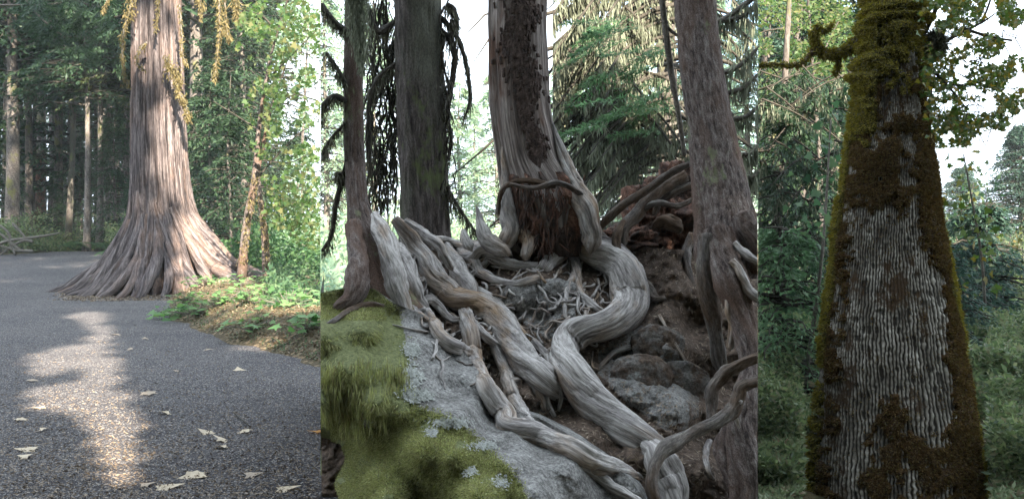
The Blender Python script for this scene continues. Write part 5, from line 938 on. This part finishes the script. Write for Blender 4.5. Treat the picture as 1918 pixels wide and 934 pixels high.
# ------------------------------------------------------------------ unseen leaf screens added behind the viewer, with gaps left for wanted sun patches
LIT_G = [[(150, 585), (205, 585), (217, 650), (236, 700), (266, 790), (296, 890), (300, 920), (225, 910), (175, 850), (130, 780), (150, 720), (168, 695), (150, 660), (165, 620)], [(40, 668), (140, 640), (222, 645), (224, 688), (100, 702), (55, 705)], [(25, 728), (150, 708), (160, 780), (60, 765)],
         [(465, 640), (620, 680), (640, 790), (560, 745)], [(118, 592), (180, 573), (195, 585), (140, 602)], [(185, 895), (215, 890), (225, 960), (180, 960)], [(60, 466), (190, 466), (180, 474), (60, 474)]]
LIT_T = [[(290, 132), (330, 140), (334, 200), (322, 215), (338, 232), (345, 300), (350, 340), (316, 335), (300, 312), (288, 296), (284, 262), (300, 250), (286, 235), (284, 190)], [(312, 10), (337, 20), (337, 110), (318, 100)], [(330, 200), (352, 200), (356, 60), (338, 40)]]
LIT_D = [[(325, 440), (380, 440), (385, 525), (328, 525)], [(400, 500), (600, 540), (620, 690), (470, 650), (380, 560)]]
def shade_screens():
    def hit_plane(p, axis, val):
        t = (p[:, axis]-val)/SUN[axis]; return p-SUN*t[:, None]
    def cands(n):
        p = np.stack([rng.uniform(-22, 34, n), rng.uniform(-14, -4, n), rng.uniform(1.0, 52, n)], -1); return p
    def gpix(p, z=0.0):
        h = hit_plane(p, 2, z); y = np.maximum(h[:, 1], .1); return h, 959+F*h[:, 0]/y, HY+F*(CH-z)/y
    def near_lit(p, d):
        rej = np.zeros(len(p), bool)
        for dx, dy in ((0, 0), (d, 0), (-d, 0), (0, 2*d), (0, -2*d)):
            h = hit_plane(p, 2, 0.0)+[dx, dy, 0]; y = np.maximum(h[:, 1], .1); gx_, gy_ = 959+F*h[:, 0]/y, HY+F*CH/y
            for q_ in LIT_G: rej |= inpoly(gx_, gy_, q_) & (h[:, 1] > 3)
        for dx, dz in ((0, 0), (d, 0), (-d, 0), (0, d), (0, -d)):
            h = hit_plane(p, 1, 27.9)+[dx, 0, dz]; tx, ty = topx(h)
            for q_ in LIT_T: rej |= inpoly(tx, ty, q_)
        return rej
    def soft(p):
        r_ = fbm(p*.9, 91, 2); r2 = fbm(p*.35, 95, 2); h, gx_, gy_ = gpix(p); tx, ty = topx(hit_plane(p, 1, 27.9)); bx_, by_ = topx(hit_plane(p, 1, 24.0)); _, nx_, ny_ = gpix(p, .4)
        rej = inpoly(tx, ty, LIT_D[0]) & (r_ > -.1); rej |= inpoly(nx_, ny_, LIT_D[1]) & (r_ > -.08)
        rej |= (bx_ > 470) & (bx_ < 640) & (by_ < 480) & (by_ > -100) & (r_ > .08)
        rej |= (h[:, 1] > 31) & (r2 > -.04)
        mx_, my_ = topx(hit_plane(p, 1, 9.5)); rej |= (mx_ > 560) & (my_ < -120)
        return rej
    def must(p):                           # the rooty slope and the mossy trunk stand in full shade
        a, b = topx(hit_plane(p, 1, 7.2)); c, d = topx(hit_plane(p, 1, 8.4)); return ((a > 610) & (a < 1950) & (b > -90)) | ((c > 640) & (c < 1950) & (d > -70))
    def dim(p):                            # the woods at the right edge lie mostly in shade
        e, f = topx(hit_plane(p, 1, 22.0)); return (((e > 1735) & (e < 1990) & (f > 400)) | ((e > 1400) & (e < 1620) & (f > 170))) & (fbm(p*.5, 97, 2) < .10)
    p = cands(150000); p = p[(~near_lit(p, .45) & ~soft(p)) | must(p) | dim(p)]; L1 = rng.uniform(.5, .95, len(p))
    q = cands(420000); h, gx_, gy_ = gpix(q); tx, ty = topx(hit_plane(q, 1, 27.9)); k = ((gx_ > -150) & (gx_ < 680) & (h[:, 1] > 5) & (h[:, 1] < 30)) | ((tx > 230) & (tx < 400) & (ty > -30) & (ty < 560))
    q = q[k]; kk = near_lit(q, .55) & ~near_lit(q, .07) & ~soft(q); q = q[kk]; L2 = rng.uniform(.2, .34, len(q))
    p = np.concatenate([p, q, q+rng.normal(0, .05, q.shape)]); Ls = np.concatenate([L1, L2, L2]); D = rdir(len(p)); S = side(D); idx = np.digitize(p[:, 0], [-14, -7, 0, 7, 14, 21, 28])
    for k_ in range(8):  # the added leaf mass is split into upright strips, each given a trunk
        m = idx == k_
        if m.sum() < 20: continue
        x_ = float(p[m, 0].mean()); o = empty('shade_screen', (x_, -9, 0), 'unseen stand-in for a tree behind the viewpoint, leaves placed to shape the light', 'tree', 'added leaf screens behind the viewpoint'); g = G(); rhomb(g, p[m], D[m], S[m], Ls[m], Ls[m]*.8); build('crown', g, M['needles'], o, smoothed=False)
        g = G(); tt = np.linspace(0, 1, 12)[:, None]; tube(g, np.array([x_, -15, -.1])+tt*np.array([0, 0, float(p[m, 2].max())]), .3*(1-.8*tt[:, 0]), 12); build('trunk', g, M['bgtrunk'], o)
shade_screens()
# ------------------------------------------------------------------ the air
hz = G(); x0, x1, y0, y1, z0, z1 = -235, 235, -65, 305, -1.2, 60
hv = np.array([(x, y, z) for z in (z0, z1) for y in (y0, y1) for x in (x0, x1)], float)
hz.add(hv, np.array([[0, 2, 3, 1], [4, 5, 7, 6], [0, 1, 5, 4], [1, 3, 7, 5], [3, 2, 6, 7], [2, 0, 4, 6]]))
hm_ = bpy.data.materials.new('haze'); hm_.use_nodes = True; hn_ = hm_.node_tree; hn_.nodes.remove(hn_.nodes['Principled BSDF'])
pv = hn_.nodes.new('ShaderNodeVolumePrincipled'); pv.inputs['Density'].default_value = .0005; pv.inputs['Color'].default_value = (.82, .92, .95, 1); hn_.links.new(pv.outputs[0], hn_.nodes['Material Output'].inputs['Volume'])
tag(build('haze', hz, hm_, smoothed=False), 'thin pale haze hanging through the forest', 'haze', kind='stuff')
